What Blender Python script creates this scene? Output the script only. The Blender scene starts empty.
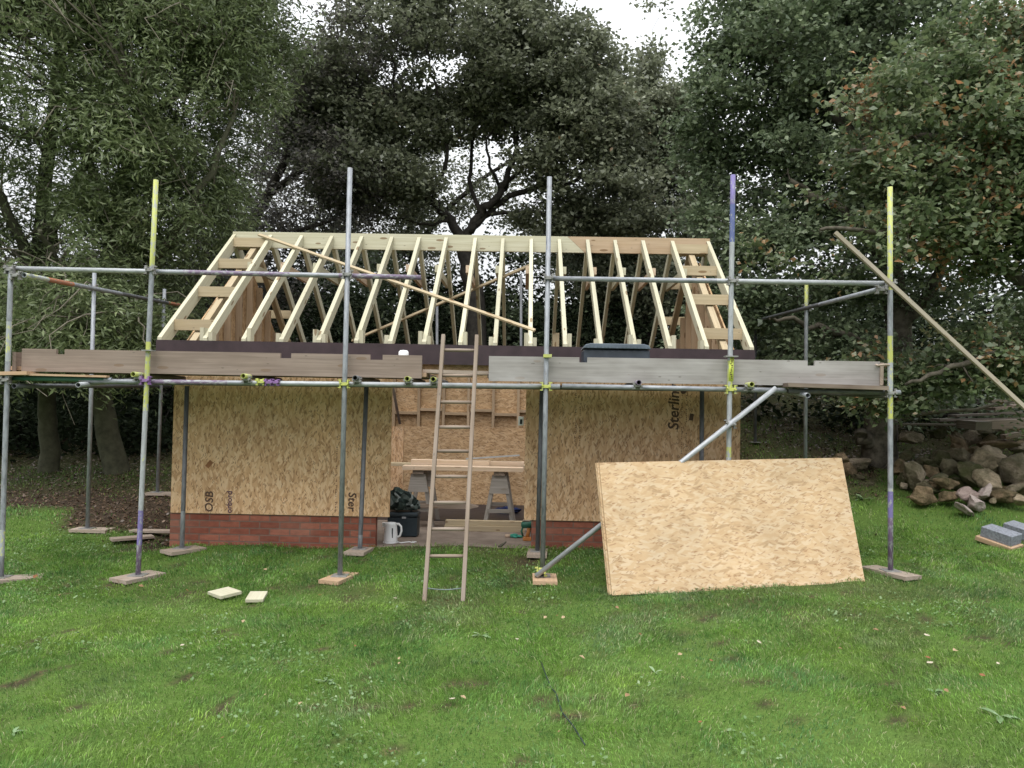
import bpy, bmesh, math, random
import numpy as np
from mathutils import Vector, Matrix, noise as mnoise

S = bpy.context.scene
COL = S.collection
R = math.radians
random.seed(7)
rng = np.random.default_rng(11)

# ------------------------------------------------------------------ camera
FPX = 800.0
CAMPOS = Vector((0, 0, 1.6))
YAW, PITCH, ROLL = -13 / 800, R(1.5), R(1.05)
_f = Vector((math.sin(YAW) * math.cos(PITCH), math.cos(YAW) * math.cos(PITCH), math.sin(PITCH)))
_r = Vector((math.cos(YAW), -math.sin(YAW), 0))
_u = _r.cross(_f)
CR = _r * math.cos(ROLL) + _u * math.sin(ROLL)
CU = _u * math.cos(ROLL) - _r * math.sin(ROLL)
cam = bpy.data.cameras.new('camera')
cam.sensor_width = 36
cam.lens = FPX * 36 / 1024
cam.clip_end = 600
camo = bpy.data.objects.new('camera', cam)
COL.objects.link(camo)
mw = Matrix((CR, CU, -_f)).transposed().to_4x4()
mw.translation = CAMPOS
camo.matrix_world = mw
S.camera = camo

# ------------------------------------------------------------------ light
SUN_EL, SUN_AZ = R(62), R(198)      # azimuth from +Y clockwise: the light comes from behind the camera
w = bpy.data.worlds.new("World")
S.world = w
w.use_nodes = True
nt = w.node_tree
bg = nt.nodes['Background']
sky = nt.nodes.new('ShaderNodeTexSky')
sky.sky_type = 'NISHITA'
sky.sun_disc = False
sky.sun_elevation = SUN_EL
sky.sun_rotation = SUN_AZ
sky.dust_density = 4
bw = nt.nodes.new('ShaderNodeRGBToBW')
nt.links.new(sky.outputs[0], bw.inputs[0])
mixs = nt.nodes.new('ShaderNodeMix')
mixs.data_type = 'RGBA'
mixs.inputs[0].default_value = 0.88
nt.links.new(bw.outputs[0], mixs.inputs[6])
# the overcast layer: brighter overhead than at the horizon, as such skies are
tc = nt.nodes.new('ShaderNodeTexCoord'); sx = nt.nodes.new('ShaderNodeSeparateXYZ')
nt.links.new(tc.outputs['Generated'], sx.inputs[0])
mr = nt.nodes.new('ShaderNodeMapRange')
mr.inputs[1].default_value = 0; mr.inputs[2].default_value = 1; mr.inputs[3].default_value = 0.42; mr.inputs[4].default_value = 1.6
nt.links.new(sx.outputs[2], mr.inputs[0])
vm = nt.nodes.new('ShaderNodeVectorMath'); vm.operation = 'SCALE'
vm.inputs[0].default_value = (10.6, 10.9, 11.3)
nt.links.new(mr.outputs[0], vm.inputs['Scale'])
nt.links.new(vm.outputs[0], mixs.inputs[7])
nt.links.new(mixs.outputs[2], bg.inputs[0])
bg.inputs[1].default_value = 0.085
sun = bpy.data.lights.new('sun', 'SUN')
sun.energy = 1.3
sun.angle = R(45)
sun.color = (1.0, 0.97, 0.92)
suno = bpy.data.objects.new('sun', sun)
COL.objects.link(suno)
sd = Vector((math.sin(SUN_AZ) * math.cos(SUN_EL), math.cos(SUN_AZ) * math.cos(SUN_EL), math.sin(SUN_EL)))
suno.rotation_euler = sd.to_track_quat('Z', 'Y').to_euler()
S.view_settings.view_transform = 'Standard'
S.view_settings.look = 'None'
S.view_settings.exposure = 0.95
S.view_settings.gamma = 1
S.view_settings.use_curve_mapping = False
S.render.engine = 'CYCLES'
S.cycles.max_bounces = 5
S.cycles.diffuse_bounces = 3
S.cycles.glossy_bounces = 2
S.cycles.transmission_bounces = 2
S.cycles.transparent_max_bounces = 4
S.cycles.use_denoising = True

# ------------------------------------------------------------------ helpers
def at(px, py, Y):
    """world point at depth Y that the photo shows at this pixel"""
    d = _f + CR * ((px - 512) / FPX) - CU * ((py - 384) / FPX)
    return CAMPOS + d * (Y / d.y)

def sstep(a, b, x):
    t = np.clip((x - a) / (b - a), 0, 1)
    return t * t * (3 - 2 * t)

_perm = rng.random((256, 256))
def vnoise(x, y):
    xi = np.floor(x).astype(int); yi = np.floor(y).astype(int)
    fx = x - xi; fy = y - yi
    fx = fx * fx * (3 - 2 * fx); fy = fy * fy * (3 - 2 * fy)
    g = lambda i, j: _perm[i & 255, j & 255]
    return (g(xi, yi) * (1 - fx) + g(xi + 1, yi) * fx) * (1 - fy) + (g(xi, yi + 1) * (1 - fx) + g(xi + 1, yi + 1) * fx) * fy
def fbm(x, y, o=3):
    s = 0; a = 0.5; n = 0
    for k in range(o):
        s = s + a * vnoise(x * 2 ** k + 17.3 * k, y * 2 ** k + 5.1 * k); n += a; a *= 0.5
    return s / n

def G(x, y):
    """height of the ground"""
    x = np.asarray(x, float); y = np.asarray(y, float)
    z = 0.0 + 0.027 * np.clip(x, -9, 9)
    z = z + np.where(y < 7, 0.055 * (7 - 8.9) + 0.03 * (np.maximum(y, 0) - 7), 0.055 * (np.minimum(y, 8.9) - 8.9))
    t = np.clip(y - 9.0, 0, 7)
    left = 0.14 * t
    right = 0.17 * t + 0.026 * t * t
    z = z + left * sstep(-4.15, -4.9, x) + right * sstep(2.55, 3.6, x)
    inside = sstep(-4.15, -4.0, x) * sstep(2.7, 2.5, x) * sstep(8.85, 9.1, y) * sstep(13.9, 13.5, y)
    z = z - inside * 0.12
    z = z + 0.065 * sstep(7.95, 8.5, y) * sstep(0.4, -1.0, x) * sstep(-5.0, -4.2, x) * sstep(9.4, 8.9, y)
    z = z + (fbm(x * 0.9, y * 0.9) - 0.5) * 0.06 + (fbm(x * 4 + 9, y * 4) - 0.5) * 0.03
    return z
def gz(x, y):
    return float(G(x, y))
def ground_at(px, py):
    Y = 6.0
    lo, hi = 3.0, 30.0
    for _ in range(40):
        m = (lo + hi) / 2
        p = at(px, py, m)
        if p.z > gz(p.x, p.y): lo = m
        else: hi = m
    return at(px, py, lo)

class MB:
    """collects pieces of ONE part and links them as one mesh"""
    def __init__(s):
        s.v = []; s.f = []; s.uv = []; s.m = []; s.sm = []
    def face(s, idx, uvs, m=0, smooth=False):
        s.f.append(idx); s.uv.extend(uvs); s.m.append(m); s.sm.append(smooth)
    def poly(s, pts, faces, g, h, k, m=0):
        b = len(s.v); s.v.extend([Vector(p) for p in pts])
        for f in faces:
            s.face([b + i for i in f], [(Vector(pts[i]).dot(g), Vector(pts[i]).dot(h) + Vector(pts[i]).dot(k)) for i in f], m)
    def box(s, c, size, M=None, m=0, flat=False):
        c = Vector(c); M = M or Matrix.Identity(3)
        ax = [M @ Vector(a) for a in ((1, 0, 0), (0, 1, 0), (0, 0, 1))]
        pts = [c + ax[0] * (sx * size[0] / 2) + ax[1] * (sy * size[1] / 2) + ax[2] * (sz * size[2] / 2) for sx in (-1, 1) for sy in (-1, 1) for sz in (-1, 1)]
        fs = [(0, 1, 3, 2), (4, 6, 7, 5), (0, 4, 5, 1), (2, 3, 7, 6), (0, 2, 6, 4), (1, 5, 7, 3)]
        if flat:
            o = sorted(range(3), key=lambda i: size[i]); thin = o[0]
            rest = [i for i in range(3) if i != thin]
            g, h, k = ax[rest[0]], ax[rest[1]], ax[thin]
        else:
            o = sorted(range(3), key=lambda i: -size[i]); g, h, k = ax[o[0]], ax[o[1]], ax[o[2]]
        s.poly(pts, fs, g, h, k, m)
    def ext(s, x0, x1, y0, y1, z0, z1, m=0, flat=False):
        s.box(((x0 + x1) / 2, (y0 + y1) / 2, (z0 + z1) / 2), (abs(x1 - x0), abs(y1 - y0), abs(z1 - z0)), None, m, flat)
    def bar(s, p0, p1, w_, d_, up=(0, 0, 1), m=0):
        p0 = Vector(p0); p1 = Vector(p1); a = (p1 - p0); L = a.length; a.normalize()
        side = a.cross(Vector(up)).normalized(); u = side.cross(a)
        M = Matrix((a, side, u)).transposed()
        s.box((p0 + p1) / 2, (L, w_, d_), M, m)
    def prism(s, poly, o, ax, ay, az, th, g=None, m=0):
        """2D outline in the plane (ax, ay) at o, extruded th along az"""
        o = Vector(o); ax = Vector(ax); ay = Vector(ay); az = Vector(az)
        n = len(poly)
        A = [o + ax * p[0] + ay * p[1] for p in poly]; B = [p + az * th for p in A]
        g = Vector(g) if g else ax
        g = g.normalized(); k = az.normalized(); h = k.cross(g).normalized()
        fs = [tuple(range(n - 1, -1, -1)), tuple(range(n, 2 * n))] + [(i, (i + 1) % n, n + (i + 1) % n, n + i) for i in range(n)]
        s.poly(A + B, fs, g, h, k, m)
    def tube(s, pts, r, n=12, m=0, caps=True, mats=None, hollow=False, dark=1):
        """round tube along pts; r one radius or one per point; mats one material index per segment"""
        pts = [Vector(p) for p in pts]
        rr = r if isinstance(r, (list, tuple)) else [r] * len(pts)
        rings = []; prev = None; L = 0
        for i, p in enumerate(pts):
            t = (pts[min(i + 1, len(pts) - 1)] - pts[max(i - 1, 0)]).normalized()
            if prev is None:
                a = t.cross(Vector((0.13, 0.29, 1)) if abs(t.z) < 0.9 else Vector((1, 0.2, 0))).normalized()
            else:
                a = (prev - t * prev.dot(t)).normalized()
            prev = a; b = t.cross(a)
            base = len(s.v)
            for j in range(n):
                an = 2 * math.pi * j / n
                s.v.append(p + (a * math.cos(an) + b * math.sin(an)) * rr[i])
            if i: L += (p - pts[i - 1]).length
            rings.append((base, L, t, a, b))
        per = 2 * math.pi * max(rr)
        for i in range(len(pts) - 1):
            b0, l0 = rings[i][:2]; b1, l1 = rings[i + 1][:2]
            for j in range(n):
                j2 = (j + 1) % n
                s.face([b0 + j, b0 + j2, b1 + j2, b1 + j], [(l0, per * j / n), (l0, per * (j + 1) / n), (l1, per * (j + 1) / n), (l1, per * j / n)], mats[i] if mats else m, True)
        if caps:
            for e, (base, l, t, a, b) in ((0, rings[0]), (-1, rings[-1])):
                em = mats[e] if mats else m
                ring = [base + j for j in range(n)]
                if hollow:
                    sgn = 1 if e == 0 else -1
                    p = pts[e]; ib = len(s.v)
                    for dpt in (0, 0.12):
                        for j in range(n):
                            an = 2 * math.pi * j / n
                            s.v.append(p + t * (sgn * dpt) + (a * math.cos(an) + b * math.sin(an)) * rr[e] * 0.84)
                    for j in range(n):
                        j2 = (j + 1) % n
                        q = [ring[j], ib + j, ib + j2, ring[j2]]
                        s.face(q if e == 0 else q[::-1], [(0, 0)] * 4, em)
                        q = [ib + j, ib + n + j, ib + n + j2, ib + j2]
                        s.face(q if e == 0 else q[::-1], [(0, 0)] * 4, em)
                    q = [ib + n + j for j in range(n)]
                    s.face(q[::-1] if e == 0 else q, [(0, 0)] * n, dark)
                else:
                    s.face(ring[::-1] if e == 0 else ring, [(0, 0)] * n, em)
    def lathe(s, prof, c, n=24, m=0, axis=None):
        """profile of (radius, height) turned about z at c"""
        c = Vector(c); M = axis or Matrix.Identity(3)
        base = len(s.v)
        for (r_, z_) in prof:
            for j in range(n):
                an = 2 * math.pi * j / n
                s.v.append(c + M @ Vector((r_ * math.cos(an), r_ * math.sin(an), z_)))
        for i in range(len(prof) - 1):
            for j in range(n):
                j2 = (j + 1) % n
                s.face([base + i * n + j, base + i * n + j2, base + (i + 1) * n + j2, base + (i + 1) * n + j], [(i, j)] * 4, m, True)
        s.face([base + j for j in range(n)][::-1], [(0, 0)] * n, m)
        e = base + (len(prof) - 1) * n
        s.face([e + j for j in range(n)], [(0, 0)] * n, m)
    def build(s, name, mats, parent=None, bevel=0):
        me = bpy.data.meshes.new(name)
        org = wloc(parent) if parent else Vector((0, 0, 0))
        me.from_pydata([tuple(p - org) for p in s.v], [], s.f)
        uvl = me.uv_layers.new(name='uv')
        uvl.data.foreach_set('uv', np.array(s.uv, dtype=np.float32).ravel())
        if not isinstance(mats, (list, tuple)): mats = [mats]
        for q in mats: me.materials.append(q)
        me.polygons.foreach_set('material_index', s.m)
        me.polygons.foreach_set('use_smooth', s.sm)
        me.update()
        o = bpy.data.objects.new(name, me)
        COL.objects.link(o)
        if parent: o.parent = parent
        if bevel:
            b = o.modifiers.new('bevel', 'BEVEL'); b.width = bevel; b.segments = 2; b.limit_method = 'ANGLE'
        return o

def wloc(o):
    l = Vector((0, 0, 0))
    while o is not None:
        l = l + Vector(o.location); o = o.parent
    return l
def tag(o, label, cat, group=None, kind=None):
    if label: o['label'] = label
    if cat: o['category'] = cat
    if group: o['group'] = group
    if kind: o['kind'] = kind
    return o
def thing(name, label, cat, loc=(0, 0, 0), group=None):
    o = bpy.data.objects.new(name, None)
    COL.objects.link(o); o.location = loc; o.empty_display_size = 0.1
    return tag(o, label, cat, group)
def single(mb, name, mats, loc, label, cat, group=None, bevel=0):
    """a thing that is one mesh, origin at its base"""
    o = mb.build(name, mats, None, bevel)
    loc = Vector(loc)
    o.data.transform(Matrix.Translation(-loc)); o.location = loc
    return tag(o, label, cat, group)

def raw_mesh(name, v, quads, mats, uv=None):
    """fast mesh of quads from numpy arrays"""
    me = bpy.data.meshes.new(name)
    n = len(quads); k = quads.shape[1]
    me.vertices.add(len(v)); me.vertices.foreach_set('co', np.ascontiguousarray(v, dtype=np.float32).ravel())
    me.loops.add(n * k); me.loops.foreach_set('vertex_index', np.ascontiguousarray(quads, dtype=np.int32).ravel())
    me.polygons.add(n)
    me.polygons.foreach_set('loop_start', np.arange(0, n * k, k, dtype=np.int32))
    me.polygons.foreach_set('loop_total', np.full(n, k, dtype=np.int32))
    for q in (mats if isinstance(mats, (list, tuple)) else [mats]): me.materials.append(q)
    me.update(calc_edges=True)
    return me

# ------------------------------------------------------------------ materials
def new_mat(name, rough=0.7, metal=0.0, spec=0.3):
    m = bpy.data.materials.new(name); m.use_nodes = True
    b = m.node_tree.nodes['Principled BSDF']
    b.inputs['Roughness'].default_value = rough
    b.inputs['Metallic'].default_value = metal
    b.inputs['Specular IOR Level'].default_value = spec
    return m, m.node_tree, b
class NT:
    """short hand for wiring nodes"""
    def __init__(s, nt): s.nt = nt
    def n(s, t, **kw):
        o = s.nt.nodes.new(t)
        for k, v in kw.items(): setattr(o, k, v)
        return o
    def link(s, a, b): s.nt.links.new(a, b)
    def val(s, sock, v):
        if hasattr(v, 'links') or isinstance(v, bpy.types.NodeSocket): s.link(v, sock)
        else: sock.default_value = v
    def math(s, op, a, b=0.0, c=None, clamp=False):
        o = s.n('ShaderNodeMath', operation=op, use_clamp=clamp)
        s.val(o.inputs[0], a); s.val(o.inputs[1], b)
        if c is not None: s.val(o.inputs[2], c)
        return o.outputs[0]
    def mix(s, f, a, b, mode='MIX'):
        o = s.n('ShaderNodeMix', data_type='RGBA', blend_type=mode)
        s.val(o.inputs[0], f)
        for sock, v in ((o.inputs[6], a), (o.inputs[7], b)):
            if isinstance(v, tuple): sock.default_value = (*v[:3], 1)
            else: s.link(v, sock)
        return o.outputs[2]
    def mapping(s, vec, scale=(1, 1, 1), rot=(0, 0, 0), loc=(0, 0, 0)):
        o = s.n('ShaderNodeMapping'); s.link(vec, o.inputs[0])
        o.inputs['Location'].default_value = loc; o.inputs['Rotation'].default_value = rot; o.inputs['Scale'].default_value = scale
        return o.outputs[0]
    def noise(s, vec, scale=5.0, detail=3.0, rough=0.55, dist=0.0):
        o = s.n('ShaderNodeTexNoise'); s.link(vec, o.inputs['Vector'])
        o.inputs['Scale'].default_value = scale; o.inputs['Detail'].default_value = detail
        o.inputs['Roughness'].default_value = rough; o.inputs['Distortion'].default_value = dist
        return o.outputs[0]
    def ramp(s, f, stops, interp='LINEAR'):
        o = s.n('ShaderNodeValToRGB'); s.link(f, o.inputs[0])
        cr = o.color_ramp; cr.interpolation = interp
        while len(cr.elements) < len(stops): cr.elements.new(0.5)
        for e, (p, c) in zip(cr.elements, stops):
            e.position = p
            e.color = (*c, 1) if isinstance(c, tuple) else (c, c, c, 1)
        return o.outputs[0]
    def step(s, f, a, b):
        o = s.n('ShaderNodeMapRange'); s.val(o.inputs[0], f); o.inputs[1].default_value = a; o.inputs[2].default_value = b
        return o.outputs[0]
    def uv(s): return s.n('ShaderNodeTexCoord').outputs['UV']
    def obj(s): return s.n('ShaderNodeTexCoord').outputs['Object']
    def pos(s): return s.n('ShaderNodeNewGeometry').outputs['Position']
    def rand(s): return s.n('ShaderNodeObjectInfo').outputs['Random']
    def bump(s, h, strength, dist, b):
        o = s.n('ShaderNodeBump'); o.inputs['Strength'].default_value = strength; o.inputs['Distance'].default_value = dist
        s.link(h, o.inputs['Height']); s.link(o.outputs[0], b.inputs['Normal'])

def wood(name, c1, c2, knot=(0.16, 0.09, 0.04), knots=1.0, var=0.18, stain=None, stain_amt=0.0):
    m, nt, b = new_mat(name, 0.75, 0, 0.2)
    N = NT(nt)
    off = N.n('ShaderNodeVectorMath', operation='ADD')
    N.link(N.uv(), off.inputs[0])
    cx = N.n('ShaderNodeCombineXYZ'); r = N.rand()
    N.link(N.math('MULTIPLY', r, 53.0), cx.inputs[0]); N.link(N.math('MULTIPLY', r, 17.0), cx.inputs[1]); N.link(cx.outputs[0], off.inputs[1])
    uv = off.outputs[0]
    g = N.noise(N.mapping(uv, (1.2, 38, 1)), 1.0, 4, 0.6, 0.6)
    col = N.ramp(g, [(0.3, c2), (0.72, c1)])
    if knots:
        v = N.n('ShaderNodeTexVoronoi'); N.link(N.mapping(uv, (2.6, 9.0, 1)), v.inputs['Vector']); v.inputs['Scale'].default_value = 1.0
        k = N.math('LESS_THAN', v.outputs['Distance'], 0.15)
        k2 = N.math('MULTIPLY', k, 0.75 * knots)
        col = N.mix(k2, col, knot)
    big = N.noise(N.mapping(uv, (1.1, 3, 1)), 1.3, 3, 0.6)
    if stain:
        col = N.mix(N.math('MULTIPLY', N.step(big, 0.42, 0.68), stain_amt), col, stain)
    nail = N.n('ShaderNodeTexVoronoi'); N.link(N.mapping(uv, (5.1, 14.0, 1)), nail.inputs['Vector']); nail.inputs['Scale'].default_value = 1.0
    col = N.mix(N.math('MULTIPLY', N.math('LESS_THAN', nail.outputs['Distance'], 0.075), 0.6), col, (0.10, 0.085, 0.07))
    hv = N.n('ShaderNodeHueSaturation'); N.link(col, hv.inputs['Color'])
    N.link(N.math('MULTIPLY_ADD', r, 2 * var, 1 - var), hv.inputs['Value'])
    N.link(N.math('MULTIPLY_ADD', big, 0.35, 0.83), hv.inputs['Saturation'])
    N.link(hv.outputs[0], b.inputs['Base Color'])
    N.bump(g, 0.25, 0.004, b)
    return m

def osb(name, lo, mid, hi, dark, vert=False, seed=0.0, fleck=0.30):
    """oriented strand board: six layers of long flakes laid at different angles, each layer covering parts of the one below"""
    m, nt, b = new_mat(name, 0.62, 0, 0.25)
    N = NT(nt)
    uv = N.mapping(N.uv(), (1, 1, 1), (0, 0, 0), (seed * 3.7, seed * 1.9, 0))
    warp = N.n('ShaderNodeTexNoise'); N.link(uv, warp.inputs['Vector']); warp.inputs['Scale'].default_value = 5
    wv = N.n('ShaderNodeVectorMath', operation='MULTIPLY_ADD')
    N.link(warp.outputs['Color'], wv.inputs[0]); wv.inputs[1].default_value = (0.05, 0.05, 0); N.link(uv, wv.inputs[2])
    col = None; hh = None
    base = 90 if vert else 0
    for i, (a, L, W) in enumerate(((4, 7, 26), (38, 9, 34), (-36, 9, 34), (20, 8, 30), (-24, 9, 36), (10, 8, 34), (-10, 9, 40), (30, 10, 38))):
        v = N.n('ShaderNodeTexVoronoi'); v.voronoi_dimensions = '2D'
        rot = N.mapping(wv.outputs[0], (1, 1, 1), (0, 0, R(a + base)), (i * 3.1, i * 7.7, 0))
        N.link(N.mapping(rot, (L, W, 1)), v.inputs['Vector']); v.inputs['Scale'].default_value = 1.0
        sep = N.n('ShaderNodeSeparateColor'); N.link(v.outputs['Color'], sep.inputs[0])
        grain = N.noise(N.mapping(rot, (14, 260, 1)), 1.0, 2, 0.6)
        tone = N.math('ADD', sep.outputs[0], N.math('MULTIPLY_ADD', grain, 0.5, -0.25))
        c = N.ramp(tone, [(0.0, tuple(x * 0.78 for x in lo)), (0.14, lo), (0.5, mid), (0.95, hi)])
        if col is None: col = c; hh = sep.outputs[2]
        else:
            edge = N.math('LESS_THAN', v.outputs['Distance'], 0.5)
            k = N.math('MULTIPLY', N.math('GREATER_THAN', sep.outputs[1], 0.80 if i == 7 else 0.55), edge)
            col = N.mix(k, col, c)
            mh = N.n('ShaderNodeMix'); N.link(k, mh.inputs[0]); N.link(hh, mh.inputs[2]); N.link(sep.outputs[2], mh.inputs[3]); hh = mh.outputs[0]
    # small dark gaps and bark flecks
    for j, (a, L, W, th, amt, keep) in enumerate(((8, 15, 66, 0.30, 1.0, 0.90), (-30, 17, 70, 0.28, 0.85, 0.88), (36, 19, 76, 0.30, 0.9, 0.89))):
        v = N.n('ShaderNodeTexVoronoi'); v.voronoi_dimensions = '2D'
        rot = N.mapping(wv.outputs[0], (1, 1, 1), (0, 0, R(a + base)), (j * 9.1, j * 2.7, 0))
        N.link(N.mapping(rot, (L, W, 1)), v.inputs['Vector'])
        v.inputs['Scale'].default_value = 1.0
        sep = N.n('ShaderNodeSeparateColor'); N.link(v.outputs['Color'], sep.inputs[0])
        k = N.math('MULTIPLY', N.math('LESS_THAN', v.outputs['Distance'], th), N.math('GREATER_THAN', sep.outputs[1], keep))
        col = N.mix(N.math('MULTIPLY', k, amt * fleck / 0.3 * 0.7), col, dark)
    big = N.noise(uv, 1.7, 4, 0.6)
    col = N.mix(0.5, col, N.ramp(big, [(0.3, (0.72, 0.72, 0.72)), (0.7, (1.15, 1.12, 1.08))]), 'MULTIPLY')
    N.link(col, b.inputs['Base Color'])
    N.bump(hh, 0.2, 0.002, b)
    return m

def plain(name, c, rough=0.6, metal=0, spec=0.4, var=0.25, scale=6.0, coord='obj', c2=None):
    m, nt, b = new_mat(name, rough, metal, spec)
    N = NT(nt)
    n = N.noise(N.obj() if coord == 'obj' else N.uv(), scale, 5, 0.65)
    c2 = c2 or tuple(x * (1 - 2 * var) for x in c)
    N.link(N.ramp(n, [(0.32, c2), (0.62, c)]), b.inputs['Base Color'])
    N.link(N.math('MULTIPLY_ADD', n, 0.3, rough - 0.15), b.inputs['Roughness'])
    N.bump(n, 0.15, 0.003, b)
    return m

def tube_metal(name, c, c2, scale=9, metal=0.25, rough=0.5, rust=0.6):
    m, nt, b = new_mat(name, rough, metal, 0.4)
    N = NT(nt)
    uv = N.n('ShaderNodeVectorMath', operation='ADD'); N.link(N.uv(), uv.inputs[0])
    cx = N.n('ShaderNodeCombineXYZ'); N.link(N.math('MULTIPLY', N.rand(), 31.0), cx.inputs[0]); N.link(cx.outputs[0], uv.inputs[1])
    n = N.noise(N.mapping(uv.outputs[0], (1.0, 3.0, 1)), scale, 5, 0.65)
    col = N.ramp(n, [(0.33, c2), (0.58, c)])
    sp = N.noise(N.mapping(uv.outputs[0], (3, 6, 1)), 8, 3, 0.6)
    col = N.mix(N.math('MULTIPLY', N.step(sp, 0.6, 0.72), rust), col, (0.16, 0.10, 0.065))
    N.link(col, b.inputs['Base Color'])
    N.link(N.math('MULTIPLY_ADD', n, 0.35, rough - 0.17), b.inputs['Roughness'])
    return m

def paint_tube(name, c, wear=0.45, under=(0.30, 0.31, 0.32)):
    m, nt, b = new_mat(name, 0.55, 0.0, 0.4)
    N = NT(nt)
    uv = N.uv()
    n = N.noise(N.mapping(uv, (2.2, 5, 1)), 6, 5, 0.7)
    dirt = N.noise(N.mapping(uv, (1, 3, 1)), 3, 3, 0.6)
    col = N.mix(N.step(dirt, 0.35, 0.7), c, tuple(x * 0.72 + 0.03 for x in c))
    N.link(N.mix(N.step(n, 1.0 - wear - 0.03, 1.0 - wear + 0.05), col, under), b.inputs['Base Color'])
    return m

M = {}
M['treated'] = wood('treated_softwood', (0.52, 0.50, 0.38), (0.41, 0.38, 0.27), var=0.12)
M['pine'] = wood('pine', (0.48, 0.395, 0.265), (0.37, 0.295, 0.19), var=0.12)
M['pine_pale'] = wood('pine_pale', (0.62, 0.48, 0.36), (0.48, 0.36, 0.25), var=0.12, knots=0.6)
M['orange_wood'] = wood('orange_wood', (0.48, 0.36, 0.245), (0.375, 0.27, 0.175), var=0.12)
M['ladder_wood'] = wood('ladder_wood', (0.29, 0.225, 0.175), (0.17, 0.13, 0.10), knots=0.7, var=0.12, stain=(0.33, 0.29, 0.26), stain_amt=0.5)
M['old_board'] = wood('old_board', (0.30, 0.235, 0.195), (0.185, 0.143, 0.117), knots=0.6, var=0.06, stain=(0.17, 0.135, 0.115), stain_amt=0.55)
M['grey_board'] = wood('grey_board', (0.315, 0.295, 0.28), (0.215, 0.20, 0.188), knots=0.5, var=0.06, stain=(0.42, 0.405, 0.395), stain_amt=0.6)
M['grey_batten'] = wood('grey_batten', (0.40, 0.355, 0.285), (0.28, 0.24, 0.185), knots=0.5, var=0.05)
M['dark_board'] = wood('dark_board', (0.13, 0.09, 0.07), (0.07, 0.05, 0.04), knots=0.4, stain=(0.32, 0.27, 0.22), stain_amt=0.5)
M['sole_wood'] = wood('sole_wood', (0.40, 0.33, 0.275), (0.27, 0.215, 0.17), knots=0.5, var=0.15)
M['sole_orange'] = wood('sole_orange', (0.52, 0.36, 0.235), (0.38, 0.26, 0.17), knots=0.5, var=0.10)
M['plank_dark'] = wood('plank_dark', (0.22, 0.185, 0.155), (0.10, 0.085, 0.07), knots=0.3, var=0.3)
M['plank_grey'] = wood('plank_grey', (0.36, 0.33, 0.30), (0.22, 0.20, 0.175), knots=0.3, var=0.2)
M['osb_new'] = osb('osb_new', (0.455, 0.315, 0.178), (0.495, 0.357, 0.212), (0.535, 0.415, 0.275), (0.24, 0.125, 0.06), False, 1.0, 0.28)
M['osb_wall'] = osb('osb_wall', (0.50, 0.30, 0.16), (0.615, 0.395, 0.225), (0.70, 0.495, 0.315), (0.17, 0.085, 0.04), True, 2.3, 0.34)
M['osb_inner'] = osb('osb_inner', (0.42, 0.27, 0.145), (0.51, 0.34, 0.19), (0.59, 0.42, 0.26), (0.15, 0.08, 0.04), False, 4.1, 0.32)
M['fascia'] = plain('fascia_ply', (0.044, 0.027, 0.031), 0.5, 0, 0.4, 0.2, 5)
M['galv'] = tube_metal('galvanised_tube', (0.30, 0.315, 0.34), (0.17, 0.18, 0.20))
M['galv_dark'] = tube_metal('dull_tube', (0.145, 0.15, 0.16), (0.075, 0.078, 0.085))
M['galv_light'] = tube_metal('bright_tube', (0.40, 0.415, 0.43), (0.27, 0.28, 0.295), rust=0.2)
M['hole_shade'] = plain('tube_inside_shade', (0.012, 0.012, 0.012), 0.9)  # near-black end disc paints the darkness inside open tubes
M['yellow'] = paint_tube('yellow_paint', (0.46, 0.49, 0.13), 0.47)
M['yellow_worn'] = paint_tube('worn_yellow_paint', (0.55, 0.57, 0.20), 0.56, (0.33, 0.35, 0.37))
M['purple'] = paint_tube('purple_paint', (0.165, 0.115, 0.19), 0.48)
M['violet'] = paint_tube('violet_paint', (0.17, 0.14, 0.34), 0.45)
M['blue'] = paint_tube('blue_paint', (0.11, 0.14, 0.33), 0.42)
M['green_paint'] = paint_tube('green_paint', (0.03, 0.11, 0.075), 0.33, (0.12, 0.14, 0.14))
M['red_paint'] = paint_tube('red_paint', (0.38, 0.15, 0.08), 0.42, (0.2, 0.22, 0.2))
M['clamp'] = tube_metal('coupler_steel', (0.30, 0.30, 0.29), (0.15, 0.14, 0.13), rust=0.5)
M['clamp_yellow'] = paint_tube('coupler_yellow', (0.50, 0.53, 0.13), 0.42)
M['clamp_purple'] = paint_tube('coupler_purple', (0.25, 0.13, 0.33), 0.35)
M['ink'] = plain('board_ink', (0.105, 0.058, 0.04), 0.8, var=0.3, scale=60)
M['ink_violet'] = plain('violet_ink', (0.09, 0.035, 0.08), 0.8, var=0.3, scale=60)
M['ink_faint'] = plain('faint_board_ink', (0.21, 0.115, 0.07), 0.8, var=0.3, scale=60)
M['concrete'] = plain('concrete', (0.23, 0.185, 0.15), 0.9, 0, 0.2, 0.22, 3.0, c2=(0.13, 0.10, 0.08))
M['block'] = plain('concrete_block', (0.235, 0.25, 0.285), 0.9, 0, 0.2, 0.25, 45)
M['white_plastic'] = plain('white_plastic', (0.84, 0.84, 0.84), 0.35, 0, 0.5, 0.04)
M['black_plastic'] = plain('black_plastic', (0.02, 0.024, 0.028), 0.5, 0, 0.4, 0.2)
M['floor_strip'] = plain('near_black_strip', (0.022, 0.018, 0.022), 0.5, 0, 0.4, 0.25, 4)
M['box_plastic'] = plain('toolbox_plastic', (0.022, 0.036, 0.045), 0.5, 0, 0.4, 0.15)
M['tray'] = plain('tray_plastic', (0.045, 0.055, 0.072), 0.45, 0, 0.4, 0.2)
M['tray_rim'] = plain('tray_rim_plastic', (0.105, 0.13, 0.165), 0.45, 0, 0.4, 0.15)
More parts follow.
